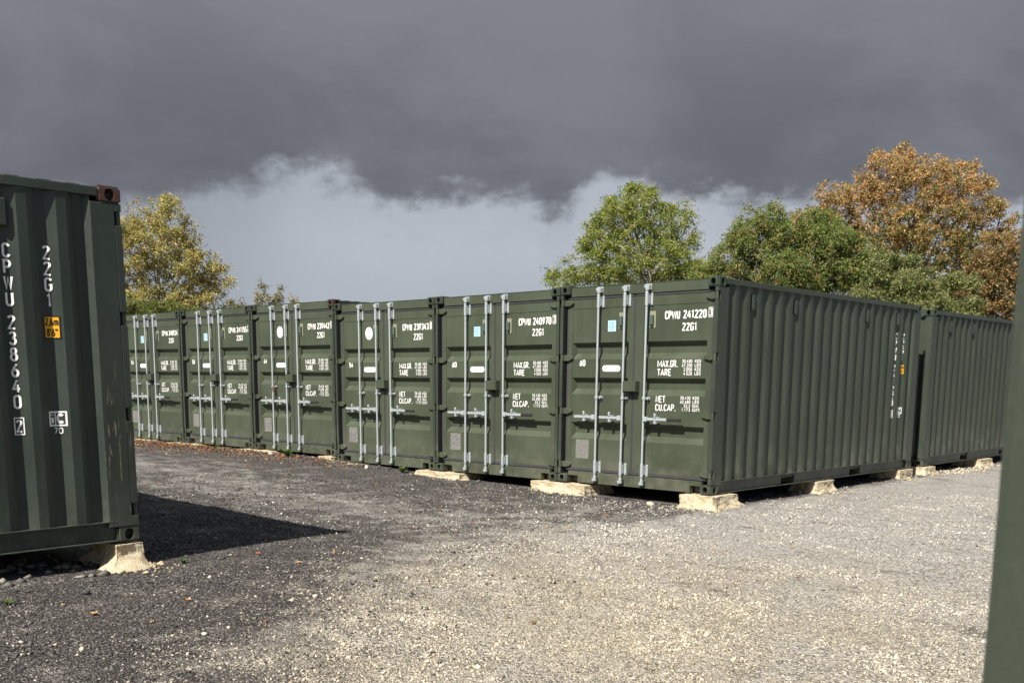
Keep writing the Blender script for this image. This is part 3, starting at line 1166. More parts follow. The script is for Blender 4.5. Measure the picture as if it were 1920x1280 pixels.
def container(name, label, group, loc, rot, doors=True, door_text=None, marks=None, sticker=None, unit=None,
              side_vents=(), body='paint', post='paint', rusty=()):
    root = link(name, None, loc=loc, rot=rot)
    root.empty_display_size = 0.3
    tag(root, label, 'container', group)
    bm_ = MAT[body]
    for sx in (-1, 1):
        link('side_panel', cached(('side', sx, body), lambda: side_mesh(sx, bm_)), parent=root)
        link('top_rail', cached(('tr', sx, body), lambda: top_rail_mesh(sx, bm_)), parent=root)
        link('bottom_rail', cached(('br', sx, body), lambda: bottom_rail_mesh(sx, bm_)), parent=root)
        for rear in (False, True):
            pm = post if not rear else body
            link('corner_post', cached(('post', sx, rear, pm), lambda: post_mesh(sx, rear, MAT[pm])), parent=root)
            for topc in (False, True):
                mat = 'rusty' if (sx, rear, topc) in rusty else body
                me = cached(('cast', sx, rear, topc, mat), lambda: casting_mesh(MAT[mat], -sx, -1 if rear else 1, -1 if topc else 1))
                c = link('corner_casting', me, parent=root, loc=(sx * HW, L if rear else 0, H if topc else 0))
                if mat == 'rusty':
                    c['label'] = 'rust-red corner casting with flaking paint'
    link('roof', cached(('roof', body), lambda: roof_mesh(bm_)), parent=root)
    link('end_wall', cached(('end', body), lambda: end_wall_mesh(bm_)), parent=root)

    def under():
        mb = MB()
        mb.box(-HW + 0.06, HW - 0.06, 0.13, L - 0.13, 0.10, 0.13)
        for k in range(16):
            y = 0.35 + k * 0.357
            mb.box(-HW + 0.36, HW - 0.36, y, y + 0.045, 0.02, 0.0995)
        return mb.mesh('underframe', MAT['black'])
    link('underframe', cached('under', under), parent=root)

    def rear_bars():
        mb = MB()
        x = HW - CAST[0]
        mb.box(-x, x, L - 0.11, L - 0.01, -0.05, 0.05)
        return mb.mesh('end_rail', bm_, 0.003)
    for z in (2.516, 0.085):
        link('end_rail', cached(('rb', body), rear_bars), parent=root, loc=(0, 0, z))
    for sx, y in side_vents:
        side_vent(root, sx, y, 2.335)
    if marks:
        side_marks(root, *marks)
    # ------------------------------------------------ door end
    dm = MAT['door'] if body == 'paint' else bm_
    link('door_header', cached(('hd', body), lambda: header_mesh(dm)), parent=root)
    link('door_sill', cached(('sl', body), lambda: sill_mesh(dm)), parent=root)
    for side in (-1, 1):
        d = link('door', cached(('door', side, body), lambda: door_mesh(side, dm)), parent=root)
        link('door_gasket', cached(('gask', side), lambda: gasket_mesh(side, MAT['rubber'])), parent=d)
        link('post_strip', cached(('pstrip', side), lambda: post_strip_mesh(side, MAT['grip'])), parent=d)
        for hz in HINGE_Z:
            link('hinge', cached(('hinge', side, body), lambda: hinge_mesh(side, dm)), parent=d, loc=(0, 0, hz))
        vx = -0.235 if side < 0 else 0.243
        pl = link('vent_plate', cached(('vp',), lambda: vent_plate_mesh(MAT['seal'])), parent=d, loc=(vx, 0, 2.122))
        link('vent_cover', cached(('vc',), lambda: vent_mesh(MAT['vent'])), parent=d, loc=(vx, 0, 2.115))
        for x in (RODS[:2] if side < 0 else RODS[2:]):
            st = MAT['steel']
            link('locking_bar', cached('rod', lambda: rod_mesh(st)), parent=d, loc=(x, 0, 0))
            link('locking_cam', cached('camt', lambda: cam_mesh(st, True)), parent=d, loc=(x, 0, 2.510))
            link('locking_cam', cached('camb', lambda: cam_mesh(st, False)), parent=d, loc=(x, 0, 0.078))
            link('cam_keeper', cached('kt', lambda: keeper_mesh(st, True)), parent=d, loc=(x, 0, 2.510))
            link('cam_keeper', cached('kb', lambda: keeper_mesh(dm, False)), parent=d, loc=(x, 0, 0.078))
            link('bar_bracket', cached('brk', lambda: bracket_mesh(st)), parent=d, loc=(x, 0, 2.372))
            link('bar_bracket', cached('brk', lambda: bracket_mesh(st)), parent=d, loc=(x, 0, 0.236))
            link('bar_guide', cached('gd', lambda: guide_mesh(st)), parent=d, loc=(x, 0, 1.147))
            k = -1 if side < 0 else 1
            link('bar_handle', cached(('hnd', k), lambda: handle_mesh(st, k)), parent=d, loc=(x, 0, 0.892))
            link('handle_catch', cached(('cat', k), lambda: catch_mesh(st, k)), parent=d, loc=(x, 0, 0.892))
            if side > 0:
                link('rubber_grip', cached('grip', lambda: grip_mesh(MAT['grip'])), parent=d, loc=(x, 0, 0.892))
        if side < 0:
            link('lock_box', cached(('lb', body), lambda: lockbox_mesh(dm)), parent=d)
        yp = 0.0695
        if side > 0 and door_text:
            ser, chk = door_text
            q = text_quads('CPWU', 0.424, 0.642, 2.118, 2.216, 0.18)
            q += text_quads(ser, 0.690, 1.022, 2.120, 2.218, 0.19)
            q += text_quads('22G1', 0.678, 0.892, 1.972, 2.070, 0.16)
            q += text_quads('MAX.GR.', 0.333, 0.634, 1.536, 1.622, 0.145) + text_quads('TARE', 0.333, 0.541, 1.432, 1.517, 0.155)
            q += text_quads('NET', 0.322, 0.468, 1.100, 1.185, 0.14) + text_quads('CU.CAP.', 0.320, 0.628, 0.998, 1.082, 0.15)
            for i, (a, u) in enumerate((('30.480', 'KGS'), ('67.200', 'LBS'), ('2.050', 'KGS'), ('4.520', 'LBS'))):
                zt = 1.628 - i * 0.0495
                q += text_quads(a, 0.845 - 0.025 * len(a), 0.845, zt - 0.040, zt, 0.155) + text_quads(u, 0.880, 0.970, zt - 0.040, zt, 0.155)
            for i, (a, u) in enumerate((('28.430', 'KGS'), ('62.680', 'LBS'), ('33.2', 'CU.M.'), ('1.173', 'CU.FT.'))):
                zt = 1.183 - i * 0.0475
                q += text_quads(a, 0.838 - 0.025 * len(a), 0.838, zt - 0.039, zt, 0.155) + text_quads(u, 0.868, 0.962 + (0.022 if i == 3 else 0), zt - 0.039, zt, 0.155)
            door_print(q, 'door_lettering', MAT['white'], yp, d)
            if sticker == 'round':
                q = []
                for k_ in range(5):
                    x_ = 0.700 + 0.045 * k_
                    q += rect_quads(x_, x_ + 0.010, 1.868, 1.966)
                door_print(q, 'paint_run', MAT['run'], 0.0700, d)
            q = frame_quads(1.052, 1.1118, 2.124, 2.240, 0.006) + text_quads(chk, 1.060, 1.104, 2.136, 2.228, 0.15)
            door_print(q, 'check_digit', MAT['white'], 0.0640, d)
        if side < 0 and door_text:
            def dplate():
                mb = MB()
                mb.box(-0.951, -0.735, 0.0672, 0.0712, 0.333, 0.581)
                return mb.mesh('data_plate', MAT['plate'], 0.001)
            dp = link('data_plate', cached('dplate', dplate), parent=d)
            dpq = frame_quads(-0.951, -0.735, 0.333, 0.581, 0.009)
            door_print(dpq, 'plate_border', MAT['seal'], 0.0660, d)
            ov = []
            for i in range(10):      # rounded white sticker
                a, b = R(90 + 18 * i), R(90 + 18 * (i + 1))
                ov.append([(-0.495, 1.522), (-0.495 + 0.04 * math.cos(a), 1.522 + 0.04 * math.sin(a)), (-0.495 + 0.04 * math.cos(b), 1.522 + 0.04 * math.sin(b))])
                a, b = a + math.pi, b + math.pi
                ov.append([(-0.283, 1.522), (-0.283 + 0.04 * math.cos(a), 1.522 + 0.04 * math.sin(a)), (-0.283 + 0.04 * math.cos(b), 1.522 + 0.04 * math.sin(b))])
            ov += rect_quads(-0.495, -0.283, 1.482, 1.562)
            door_print(ov, 'oval_sticker', MAT['sticker'], yp, d)
            ln = [rect_quads(-0.485 + 0.03 * k, -0.485 + 0.03 * k + 0.022, 1.505, 1.513)[0] for k in (0, 1, 3, 4, 5, 6)]
            door_print(ln, 'sticker_print', MAT['greyink'], yp - 0.001, d)
            if unit:
                door_print(text_quads(unit, -0.920, -0.820, 1.553, 1.632, 0.19, 0.05), 'unit_number', MAT['white'], yp, d)
            if sticker == 'square':
                door_print(rect_quads(-0.458, -0.330, 1.992, 2.130), 'blue_sticker', MAT['blue'], yp, d)
                q = frame_quads(-0.446, -0.342, 2.030, 2.118, 0.005) + rect_quads(-0.430, -0.418, 2.040, 2.105) + rect_quads(-0.398, -0.364, 2.044, 2.056) + rect_quads(-0.398, -0.364, 2.090, 2.102) + rect_quads(-0.384, -0.374, 2.056, 2.09)
                q += rect_quads(-0.446, -0.360, 2.008, 2.016)
                door_print(q, 'sticker_print', MAT['blueink'], yp - 0.001, d)
            else:
                door_print(disc_quads(-0.395, 2.095, 0.092, 0.100), 'round_sticker', MAT['sticker'], yp, d)
                q = [s_ for i, s_ in enumerate(disc_quads(-0.395, 2.095, 0.060, 0.066, 24, 0.72)) if i % 3 != 2]
                q += rect_quads(-0.420, -0.370, 2.072, 2.084) + rect_quads(-0.402, -0.388, 2.084, 2.125)
                door_print(q, 'sticker_print', MAT['greyink'], yp - 0.001, d)
    return root


GROUP = 'green containers in the door-fronted row'
ROW = [  # x of right edge, y, z, roll about y, pitch, yaw from the survey of the row
    (0.0, 0.0, 0.0, 0.0008, -0.0021, 0.0, '241220', '3', 'square', '60', 'green container at the right end of the row, doors marked 241220, long side showing'),
    (-2.4449, 0.0041, -0.0097, 0.0044, -0.0021, -0.0003, '240970', '3', 'square', '60', 'green container marked 240970 with a blue square sticker, second from the row\'s right end'),
    (-4.902, 0.0211, -0.024, 0.0003, 0.0064, -0.0014, '239343', '8', 'round', '54', 'green container marked 239343 with a round white sticker, sitting lower than its left neighbour'),
    (-7.3446, 0.0084, 0.0516, 0.0004, 0.0023, 0.0019, '239442', '9', 'round', '64', 'green container marked 239442 with a round sticker and a rust-red top corner'),
    (-9.8062, -0.002, 0.0491, 0.0012, -0.0018, 0.0009, '241155', '2', 'square', '58', 'green container marked 241155, second from the far left end of the row'),
    (-12.2599, -0.0155, 0.0431, -0.0009, -0.002, 0.0, '240924', '1', 'square', '56', 'green container marked 240924 at the far left end, partly hidden by the near one'),
]
for i, (x, y, z, ro, pi_, ya, ser, chk, st, un, lab) in enumerate(ROW):
    rot = (pi_, -ro, ya)
    loc = Vector((x, y, z)) + Matrix.Rotation(ya, 3, 'Z') @ Vector((-HW, 0, 0)) + Vector((0, 0, -ro * HW))
    container('shipping_container', lab, GROUP, loc, rot, door_text=(ser, chk), sticker=st, unit=un,
              marks=(ser, chk, 1, 'rear', 0.023) if i == 0 else None,
              side_vents=[(1, 0.851), (1, 0.307 + 6 * PITCH), (1, 0.307 + 14 * PITCH), (1, L - 0.851)] if i == 0 else (),
              rusty=[(1, False, True)] if i == 3 else ())

# behind the row's right end, stepped back
container('shipping_container', 'green container standing end on behind the right end of the row', None,
          (-0.0395 - HW, 6.6576 + L, -0.0233), (-0.0014, 0.0041, math.pi),
          side_vents=[(-1, L - 0.851), (-1, 0.307 + 14 * PITCH), (-1, 0.307 + 6 * PITCH)])
# E: the near container on the left, doors facing the row
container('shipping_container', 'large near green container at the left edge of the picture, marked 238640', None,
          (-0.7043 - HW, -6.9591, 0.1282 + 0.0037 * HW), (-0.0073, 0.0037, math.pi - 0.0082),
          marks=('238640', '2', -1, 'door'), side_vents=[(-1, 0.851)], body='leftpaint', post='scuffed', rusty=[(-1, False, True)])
# its neighbour in that row, which shows only by the shadow the two throw together
container('shipping_container', 'green container hidden behind the near left one, lengthening its shadow', None,
          (-0.7043 - HW - 2.452, -6.95, 0.139), (-0.0073, 0.0037, math.pi - 0.0082), body='leftpaint')
# the blurred corner close to the camera on the right
container('shipping_container', 'out-of-focus green container corner very close at the right edge', None,
          (6.4093 + HW, -9.872 + L, -0.03), (0, 0, math.pi))


# small rusty tag wired to a locking bar
mb = MB()
mb.prism_xz([(-0.022, -0.045), (0.020, -0.050), (0.026, 0.012), (0.010, 0.045), (-0.014, 0.040)], -0.006, 0.006)
mb.cyl((0, 0, 0.030), (0.004, 0.018, 0.062), 0.004, n=6)
o = link('rusty_tag', mb.mesh('rusty_tag', simple('rust', (0.22, 0.075, 0.035), 0.85, var=0.25, scale=50), 0.003), loc=(-9.105, -0.012, 1.165))
tag(o, 'small rusty tag hanging from a locking bar of the rust-cornered container', 'tag')


# ================================================================== footing blocks
def footing(x0, x1, y0, y1, ztop, label, skirt=0.10, cy=None, seed=0, group='concrete footing blocks under the containers'):
    """rough limestone-concrete pad with a crumbling flared foot"""
    r = np.random.default_rng(seed + 100)
    cx, cyy = (x0 + x1) / 2, (y0 + y1) / 2
    zb = float(np.min(gz(np.array([x0, x1, x0, x1]), np.array([y0, y0, y1, y1])))) - 0.06
    mb = bmesh.new()
    bmesh.ops.create_cube(mb, size=1.0)
    bmesh.ops.subdivide_edges(mb, edges=mb.edges[:], cuts=13, use_grid_fill=True)
    hx, hy = (x1 - x0) / 2, (y1 - y0) / 2
    hgt = ztop - zb
    off = Vector(r.uniform(0, 50, 3))
    for v in mb.verts:
        u, w, t = v.co.x * 2, v.co.y * 2, v.co.z + 0.5
        f = max(0.0, 0.80 - t) / 0.80
        q = Vector((u * hx, w * hy, t * hgt))
        n1 = noise.noise(q * 9 + off)
        n2 = noise.noise(q * 28 + off * 2)
        k = f * f * skirt * (0.9 + 0.9 * n1)
        amp = 0.012 + 0.034 * f
        out = Vector((u if abs(u) > 0.98 else 0, w if abs(w) > 0.98 else 0, 0))
        q = Vector((q.x + math.copysign(k, u) * abs(u), q.y + math.copysign(k, w) * abs(w), q.z))
        q += out * (n1 * amp + n2 * amp * 0.7)
        if t > 0.98:
            q.z -= 0.004 + 0.004 * n2 + (0.014 * abs(n1) if (abs(u) > 0.98 or abs(w) > 0.98) else 0)
        v.co = q
    me = bpy.data.meshes.new('footing_block')
    mb.to_mesh(me)
    mb.free()
    o = link('footing_block', me, MAT['concrete'], loc=(cx, cyy, zb))
    tag(o, label, 'block', group)
    return o


FOOT = [
    (-0.40, 0.08, -0.07, 0.50, -0.001, 0.14, 'pale stone block under the near front corner of container 241220'),
    (-2.86, -1.90, -0.07, 0.50, -0.012, 0.09, 'long pale block, first left of the one at the near front corner'),
    (-5.26, -4.28, -0.07, 0.50, -0.027, 0.07, 'long pale block, second left of the one at the near front corner'),
    (-7.72, -7.36, -0.08, 0.50, 0.049, 0.03, 'upper pale block under the right front corner of container 239442'),
    (-7.33, -6.66, -0.09, 0.50, -0.028, 0.03, 'low pale slab under the left front corner of container 239343'),
    (-10.15, -9.12, -0.08, 0.50, 0.045, 0.02, 'half-buried pale block under the joint of containers 241155 and 239442'),
    (-12.69, -11.56, -0.08, 0.50, 0.041, 0.02, 'leaf-strewn pale block under the joint of containers 240924 and 241155'),
    (-14.30, -13.34, -0.08, 0.50, 0.040, 0.02, 'pale block at the far left end under container 240924'),
    (-0.35, 0.03, 2.72, 3.24, -0.007, 0.10, 'pale block under the middle of the long side of container 241220'),
    (-0.45, 0.03, 5.55, 6.05, -0.013, 0.05, 'pale block under the far rear corner of container 241220'),
    (-0.55, 0.03, 6.60, 7.02, -0.027, 0.05, 'speckled block under the near corner of the container behind the row'),
    (-0.45, 0.03, 9.25, 9.85, -0.030, 0.08, 'pale block under the middle of the container behind the row'),
    (-1.15, -0.70, -7.17, -6.96, 0.126, 0.20, 'rough yellowish block under the corner of the near left container'),
    (-3.15, -2.50, -7.24, -6.93, 0.136, 0.08, 'shadowed block under the far side of the near left container'),
    (-1.40, -0.69, -12.98, -12.5, 0.080, 0.08, 'block under the rear of the near left container'),
    (6.44, 6.95, -9.85, -9.35, -0.033, 0.05, 'block under the close container at the right edge'),
]
for i, (x0, x1, y0, y1, zt, sk, lab) in enumerate(FOOT):
    if i in (13, 14, 15):
        continue
    footing(x0, x1, y0, y1, zt, lab, sk, seed=i)


# ================================================================== stones
ICO = bmesh.new()
bmesh.ops.create_icosphere(ICO, subdivisions=1, radius=1.0)
ICO_V = np.array([v.co[:] for v in ICO.verts])
ICO_F = np.array([[v.index for v in f.verts] for f in ICO.faces])
ICO.free()


OCT_V = np.array([(1, 0, 0), (0, 1, 0), (-1, 0, 0), (0, -1, 0), (0.25, 0.2, 0.9), (-0.1, 0.1, -0.9)], float)
OCT_F = np.array([(0, 1, 4), (1, 2, 4), (2, 3, 4), (3, 0, 4), (1, 0, 5), (2, 1, 5), (3, 2, 5), (0, 3, 5)])


def stones_mesh(name, pos, size, tone, seed=1, flat=0.6, coarse=False):
    r = np.random.default_rng(seed)
    ICO_V, ICO_F = (OCT_V, OCT_F) if coarse else (globals()['ICO_V'], globals()['ICO_F'])
    n = len(pos)
    base = ICO_V[None] * (1 + r.normal(0, 0.24 if coarse else 0.16, (n, len(ICO_V), 1)))
    st = r.uniform(0.65, 1.25, (n, 1, 3))
    st[:, :, 2] *= flat
    v = base * st * np.asarray(size)[:, None, None]
    a = r.uniform(0, 2 * np.pi, n)
    ca, sa = np.cos(a)[:, None], np.sin(a)[:, None]
    x = v[:, :, 0] * ca - v[:, :, 1] * sa
    y = v[:, :, 0] * sa + v[:, :, 1] * ca
    v = np.stack([x, y, v[:, :, 2]], 2) + np.asarray(pos)[:, None, :]
    f = (ICO_F[None] + (np.arange(n) * len(ICO_V))[:, None, None]).reshape(-1, 3)
    col = np.repeat(np.asarray(tone)[:, None, :], len(ICO_V), 1).reshape(-1, 3)
    return np_mesh(name, v.reshape(-1, 3), f, col)


def pale_amount(x, y):
    f1 = (x - 1.75) + 0.74 * (y + 7.8) + 0.5 * np.sin(x * 1.3 + y)
    f1 = np.maximum(f1, 1.15 - 0.85 * np.abs(y + 2.9))
    return sst((f1 + 1.1) / 3.4) * sst((x + 2.5) / 4.3 * 0.62 + 0.38)


# loose chippings over the near yard, thinning out with distance
N = 150000
cxy = np.array([6.7, -10.8])
ang = rng.uniform(R(15), R(71), N)
rad = 2.6 + 13.0 * rng.random(N) ** 1.6
px = cxy[0] - np.sin(ang) * rad
py = cxy[1] + np.cos(ang) * rad
keep = (py < -0.12) | (px > 0.15)
keep &= ~((px < -0.6) & (py < -6.85))
px, py, rad = px[keep], py[keep], rad[keep]
pa = np.array([noise.noise(Vector((a * 1.1, b * 1.1, 3.0))) + 0.5 * noise.noise(Vector((a * 3.1, b * 3.1, 9.0))) for a, b in zip(px, py)])
pb = np.array([noise.noise(Vector((a * 0.7 + 9, b * 1.6, 5.0))) + 0.5 * noise.noise(Vector((a * 2.3, b * 4.6, 1.0))) for a, b in zip(px, py)])
# compacted dusty patches carry few loose stones
keep = rng.random(len(px)) > 0.85 * sst((pa - 0.02) / 0.35)
px, py, rad, pa, pb = px[keep], py[keep], rad[keep], pa[keep], pb[keep]
sz = np.clip(rng.lognormal(math.log(0.0056), 0.40, len(px)), 0.003, 0.017) * (1 + 0.03 * rad)
pal = pale_amount(px, py)
k = rng.random(len(px))
dark = np.array([0.060, 0.055, 0.053]) * (0.3 + 1.9 * rng.random((len(px), 1)))
lite = np.array([0.47, 0.435, 0.37]) * (0.45 + 0.95 * rng.random((len(px), 1)) ** 1.3)
wm = np.clip(1.25 - np.hypot(px - 2.5, py + 5.9) / 3.6, 0, 1)[:, None]
lite = lite * (1 + wm * np.array([0.06, 0.0, -0.12]))
tone = np.where((k < 0.09 + 0.90 * pal)[:, None], lite, dark) * np.clip(1 + 0.55 * pb[:, None], 0.5, 1.5)
cp = stones_mesh('chippings', np.stack([px, py, gz(px, py) + sz * 0.15], 1), sz, tone, 3, 0.75, True)
o = link('loose_chippings', cp, MAT['stone'])
o['kind'] = 'stuff'
tag(o, 'grey and pale stone chippings strewn over the yard surface', 'gravel')


# rubble crumbled round the blocks and pushed up along the row
pp, ss, tt = [], [], []
for i, (x0, x1, y0, y1, zt, sk, lab) in enumerate(FOOT[:13]):
    n = 60 if i in (0, 12) else 26
    side = i in (8, 9, 10, 11, 12)
    for _ in range(n):
        if side:
            x = x1 + abs(rng.normal(0.06, 0.13))
            y = rng.uniform(y0 - 0.12, y1 + 0.12)
        else:
            x = rng.uniform(x0 - 0.1, x1 + 0.15)
            y = y0 - abs(rng.normal(0.04, 0.09))
        pp.append((x, y))
        ss.append(rng.uniform(0.008, 0.03))
        tt.append(np.array((0.50, 0.42, 0.27)) * rng.uniform(0.5, 1.15))
for _ in range(260):      # stones lying under the near left container and beside it
    pp.append((rng.uniform(-2.6, -0.45), rng.uniform(-9.6, -7.25)))
    ss.append(rng.uniform(0.01, 0.05))
    tt.append(np.array((0.20, 0.18, 0.155)) * rng.uniform(0.4, 1.4))
for _ in range(420):      # dark clods along the foot of the row
    pp.append((rng.uniform(-13.5, -0.4), -abs(rng.normal(0.16, 0.16)) + 0.03))
    ss.append(rng.uniform(0.01, 0.035))
    tt.append(np.array((0.075, 0.07, 0.068)) * rng.uniform(0.5, 1.8))
for _ in range(160):      # pale rubble beside the container behind
    pp.append((rng.normal(0.12, 0.16), rng.uniform(7.1, 9.0)))
    ss.append(rng.uniform(0.012, 0.045))
    tt.append(np.array((0.52, 0.45, 0.33)) * rng.uniform(0.5, 1.1))
for _ in range(260):      # edge of the yard surface along the long sides
    pp.append((rng.normal(-0.05, 0.12), rng.uniform(0.3, 12.0)))
    ss.append(rng.uniform(0.01, 0.035))
    tt.append(np.array((0.16, 0.15, 0.14)) * rng.uniform(0.5, 1.6))
pp = np.array(pp)
ss = np.array(ss)
o = link('stone_rubble', stones_mesh('stone_rubble', np.column_stack([pp, gz(pp[:, 0], pp[:, 1]) + ss * 0.2]), ss, np.array(tt), 5, 0.75, True), MAT['stone'])
o['kind'] = 'stuff'
tag(o, 'crumbled stone rubble lying round the footing blocks', 'rubble')

# single stones one can pick out
STONES = [
    (-0.03, -7.73, 0.042, (0.060, 0.062, 0.066), 'dark grey stone on the black gravel below the near left container'),
    (1.02, -6.61, 0.024, (0.55, 0.50, 0.40), 'small cream pebble alone on dark gravel, right of the shadow'),
    (1.20, -8.33, 0.022, (0.56, 0.50, 0.40), 'cream pebble at the lower left, on black gravel'),
    (1.35, -7.66, 0.022, (0.52, 0.50, 0.46), 'pale grey pebble in the left foreground, lower of two close together'),
    (1.32, -7.48, 0.020, (0.50, 0.46, 0.38), 'pale pebble in the left foreground, upper of two close together'),
    (-0.36, -7.12, 0.032, (0.52, 0.42, 0.28), 'yellowish lump of stone fallen beside the near left footing block'),
    (-0.72, -0.22, 0.050, (0.50, 0.44, 0.33), 'pale lump left of the block under container 241220'),
    (0.66, -1.38, 0.030, (0.48, 0.42, 0.32), 'tan stone on the gravel in front of the near container corner'),
    (0.16, -1.61, 0.034, (0.46, 0.42, 0.35), 'flat pale stone in front of the near container corner, left of a tan one'),
    (-6.16, -0.30, 0.050, (0.60, 0.57, 0.50), 'white stone by the sill of the container that sits lower'),
    (-8.80, -0.30, 0.045, (0.60, 0.57, 0.50), 'white stone by the sill of the container with the rust-red corner'),
]
for i, (x, y, s, col, lab) in enumerate(STONES):
    me = stones_mesh('loose_stone', np.array([[0, 0, 0]]), np.array([s]), np.array([col]), 50 + i, 0.65)
    o = link('loose_stone', me, MAT['stone'], loc=(x, y, float(gz(x, y)) + s * 0.3))
    tag(o, lab, 'stone', 'single stones on the yard')


# ================================================================== fallen leaves
def leaf_quads(pos, size, nrm_jit, cols, seed, curl=0.3, elong=0.55):
    """flat kite leaves folded along the midrib; returns verts, faces, tones"""
    r = np.random.default_rng(seed)
    n = len(pos)
    a = r.uniform(0, 2 * np.pi, n)
    d = np.stack([np.cos(a), np.sin(a), r.normal(0, nrm_jit, n)], 1)
    d /= np.linalg.norm(d, axis=1, keepdims=True)
    upv = np.stack([r.normal(0, nrm_jit, n), r.normal(0, nrm_jit, n), np.ones(n)], 1)
    s = np.cross(d, upv)
    s /= np.linalg.norm(s, axis=1, keepdims=True)
    u = np.cross(s, d)
    sz = np.asarray(size)[:, None]
    p0 = pos - d * sz * 0.5
    p1 = pos + d * sz * 0.5
    e1 = pos + s * sz * elong * 0.5 + u * sz * curl * 0.3
    e2 = pos - s * sz * elong * 0.5 + u * sz * curl * 0.3
    v = np.stack([p0, e1, p1, e2], 1).reshape(-1, 3)
    b = np.arange(n) * 4
    f = np.concatenate([np.stack([b, b + 1, b + 2], 1), np.stack([b, b + 2, b + 3], 1)])
    return v, f, np.repeat(cols, 4, 0)


def pick(pal, n, seed, jit=0.25):
    r = np.random.default_rng(seed)
    pal = np.array(pal)
    return pal[r.integers(0, len(pal), n)] * np.clip(1 + r.normal(0, jit, (n, 1)), 0.35, 1.8)


LITTER = [(0.36, 0.14, 0.045), (0.28, 0.085, 0.035), (0.42, 0.24, 0.09), (0.20, 0.07, 0.035), (0.46, 0.32, 0.14)]
lx = np.concatenate([rng.uniform(-14.3, -6.2, 3400), rng.uniform(-12, 0.5, 160), rng.uniform(-1, 4, 24)])
ly = np.concatenate([-0.05 - np.abs(rng.normal(0, 0.60, 3400)), rng.uniform(-4.2, -0.2, 160), rng.uniform(-6, 0, 24)])
kp = (rng.random(len(lx)) < np.clip((-lx - 4.5) / 7.0, 0.15, 1.0)) | (np.arange(len(lx)) > 3400)
lx, ly = lx[kp], ly[kp]
v, f, c = leaf_quads(np.stack([lx, ly, gz(lx, ly) + 0.014], 1), rng.uniform(0.025, 0.06, len(lx)), 0.35, pick(LITTER, len(lx), 4) * 0.72, 11, 0.5)
o = link('leaf_litter', np_mesh('leaf_litter', v, f, c), MAT['litter'])
o['kind'] = 'stuff'
tag(o, 'drift of small orange-brown fallen leaves along the foot of the row', 'leaf litter')

LEAVES = [
    (0.54, -7.95, 0.085, (0.55, 0.33, 0.12), 0.4, 'tan dry leaf lying lowest left on the black gravel'),
    (0.22, -8.00, 0.040, (0.50, 0.36, 0.17), 1.8, 'small tan leaf beside the larger dry leaf at the lower left'),
    (0.58, -7.33, 0.070, (0.50, 0.22, 0.06), 0.1, 'orange curled leaf on the black gravel below the footing block'),
    (0.93, -7.77, 0.045, (0.42, 0.30, 0.14), 2.2, 'small brown leaf between two tan leaves in the left foreground'),
    (-0.51, -6.06, 0.055, (0.38, 0.12, 0.05), 0.8, 'rust-red leaf just outside the edge of the shadow'),
    (0.01, -6.03, 0.070, (0.42, 0.27, 0.15), 1.1, 'flat brownish leaf right of the rust-red one near the shadow'),
    (2.73, -7.89, 0.045, (0.40, 0.11, 0.05), 0.3, 'red-brown leaf at the bottom edge of the picture'),
    (1.35, -7.24, 0.038, (0.36, 0.12, 0.05), 2.6, 'tiny red leaf among pebbles in the left foreground'),
    (-0.78, -3.53, 0.060, (0.46, 0.25, 0.12), 0.6, 'tan leaf in the middle of the open yard'),
    (-2.05, -3.33, 0.055, (0.44, 0.14, 0.06), 1.9, 'reddish leaf left of the tan leaf on the open yard'),
]


def maple_leaf(size, col, seed):
    r = np.random.default_rng(seed)
    mb = MB()
    n = 15
    pts = []
    for i in range(n):
        t = 2 * math.pi * i / n
        rr = size * 0.5 * (1.0 if i % 3 == 0 else 0.62) * (1 + r.normal(0, 0.08))
        x, y = rr * math.cos(t), rr * math.sin(t) * 0.7
        pts.append((x, y, 0.35 * abs(y) + 0.18 * x * x / size + r.normal(0, 0.003)))
    vs = [(0, 0, 0)] + pts + [(-size * 0.5, 0, 0.004), (-size * 0.95, size * 0.1, 0.012), (-size * 0.95, size * 0.13, 0.012), (-size * 0.5, size * 0.04, 0.004)]
    fs = [(0, 1 + i, 1 + (i + 1) % n) for i in range(n)] + [(n + 1, n + 2, n + 3), (n + 1, n + 3, n + 4)]
    tone = np.tile(np.array(col), (len(vs), 1)) * r.uniform(0.75, 1.15, (len(vs), 1))
    return np_mesh('fallen_leaf', np.array(vs), np.array(fs), tone)


for i, (x, y, s, col, rz, lab) in enumerate(LEAVES):
    o = link('fallen_leaf', maple_leaf(s, col, i), MAT['litter'], loc=(x, y, float(gz(x, y)) + 0.012), rot=(0.1, -0.15, rz))
    tag(o, lab, 'leaf', 'single fallen leaves on the yard')


# ================================================================== weeds
def weed(x, y, hgt, n, label, seed):
    r = np.random.default_rng(seed)
    vs, fs, tn = [], [], []
    for _ in range(n):
        a = r.uniform(0, 2 * np.pi)
        ln = hgt * r.uniform(0.5, 1.1)
        out = r.uniform(0.25, 0.9)
        p0 = np.array([r.normal(0, 0.008), r.normal(0, 0.008), 0])
        d = np.array([math.cos(a) * out, math.sin(a) * out, 1.0])
        d /= np.linalg.norm(d)
        s = np.array([-math.sin(a), math.cos(a), 0]) * ln * 0.14
        m = p0 + d * ln * 0.55
        t = p0 + d * ln + np.array([math.cos(a), math.sin(a), -0.5]) * ln * 0.25
        o = len(vs)
        vs += [p0, m + s, t, m - s]
        fs += [(o, o + 1, o + 2), (o, o + 2, o + 3)]
        tn += [np.array((0.09, 0.16, 0.035)) * r.uniform(0.6, 1.5)] * 4
    me = np_mesh('weed', np.array(vs), np.array(fs), np.array(tn))
    o = link('weed', me, MAT['leaf'], loc=(x, y, float(gz(x, y))))
    tag(o, label, 'plant', 'small weeds in the gravel')


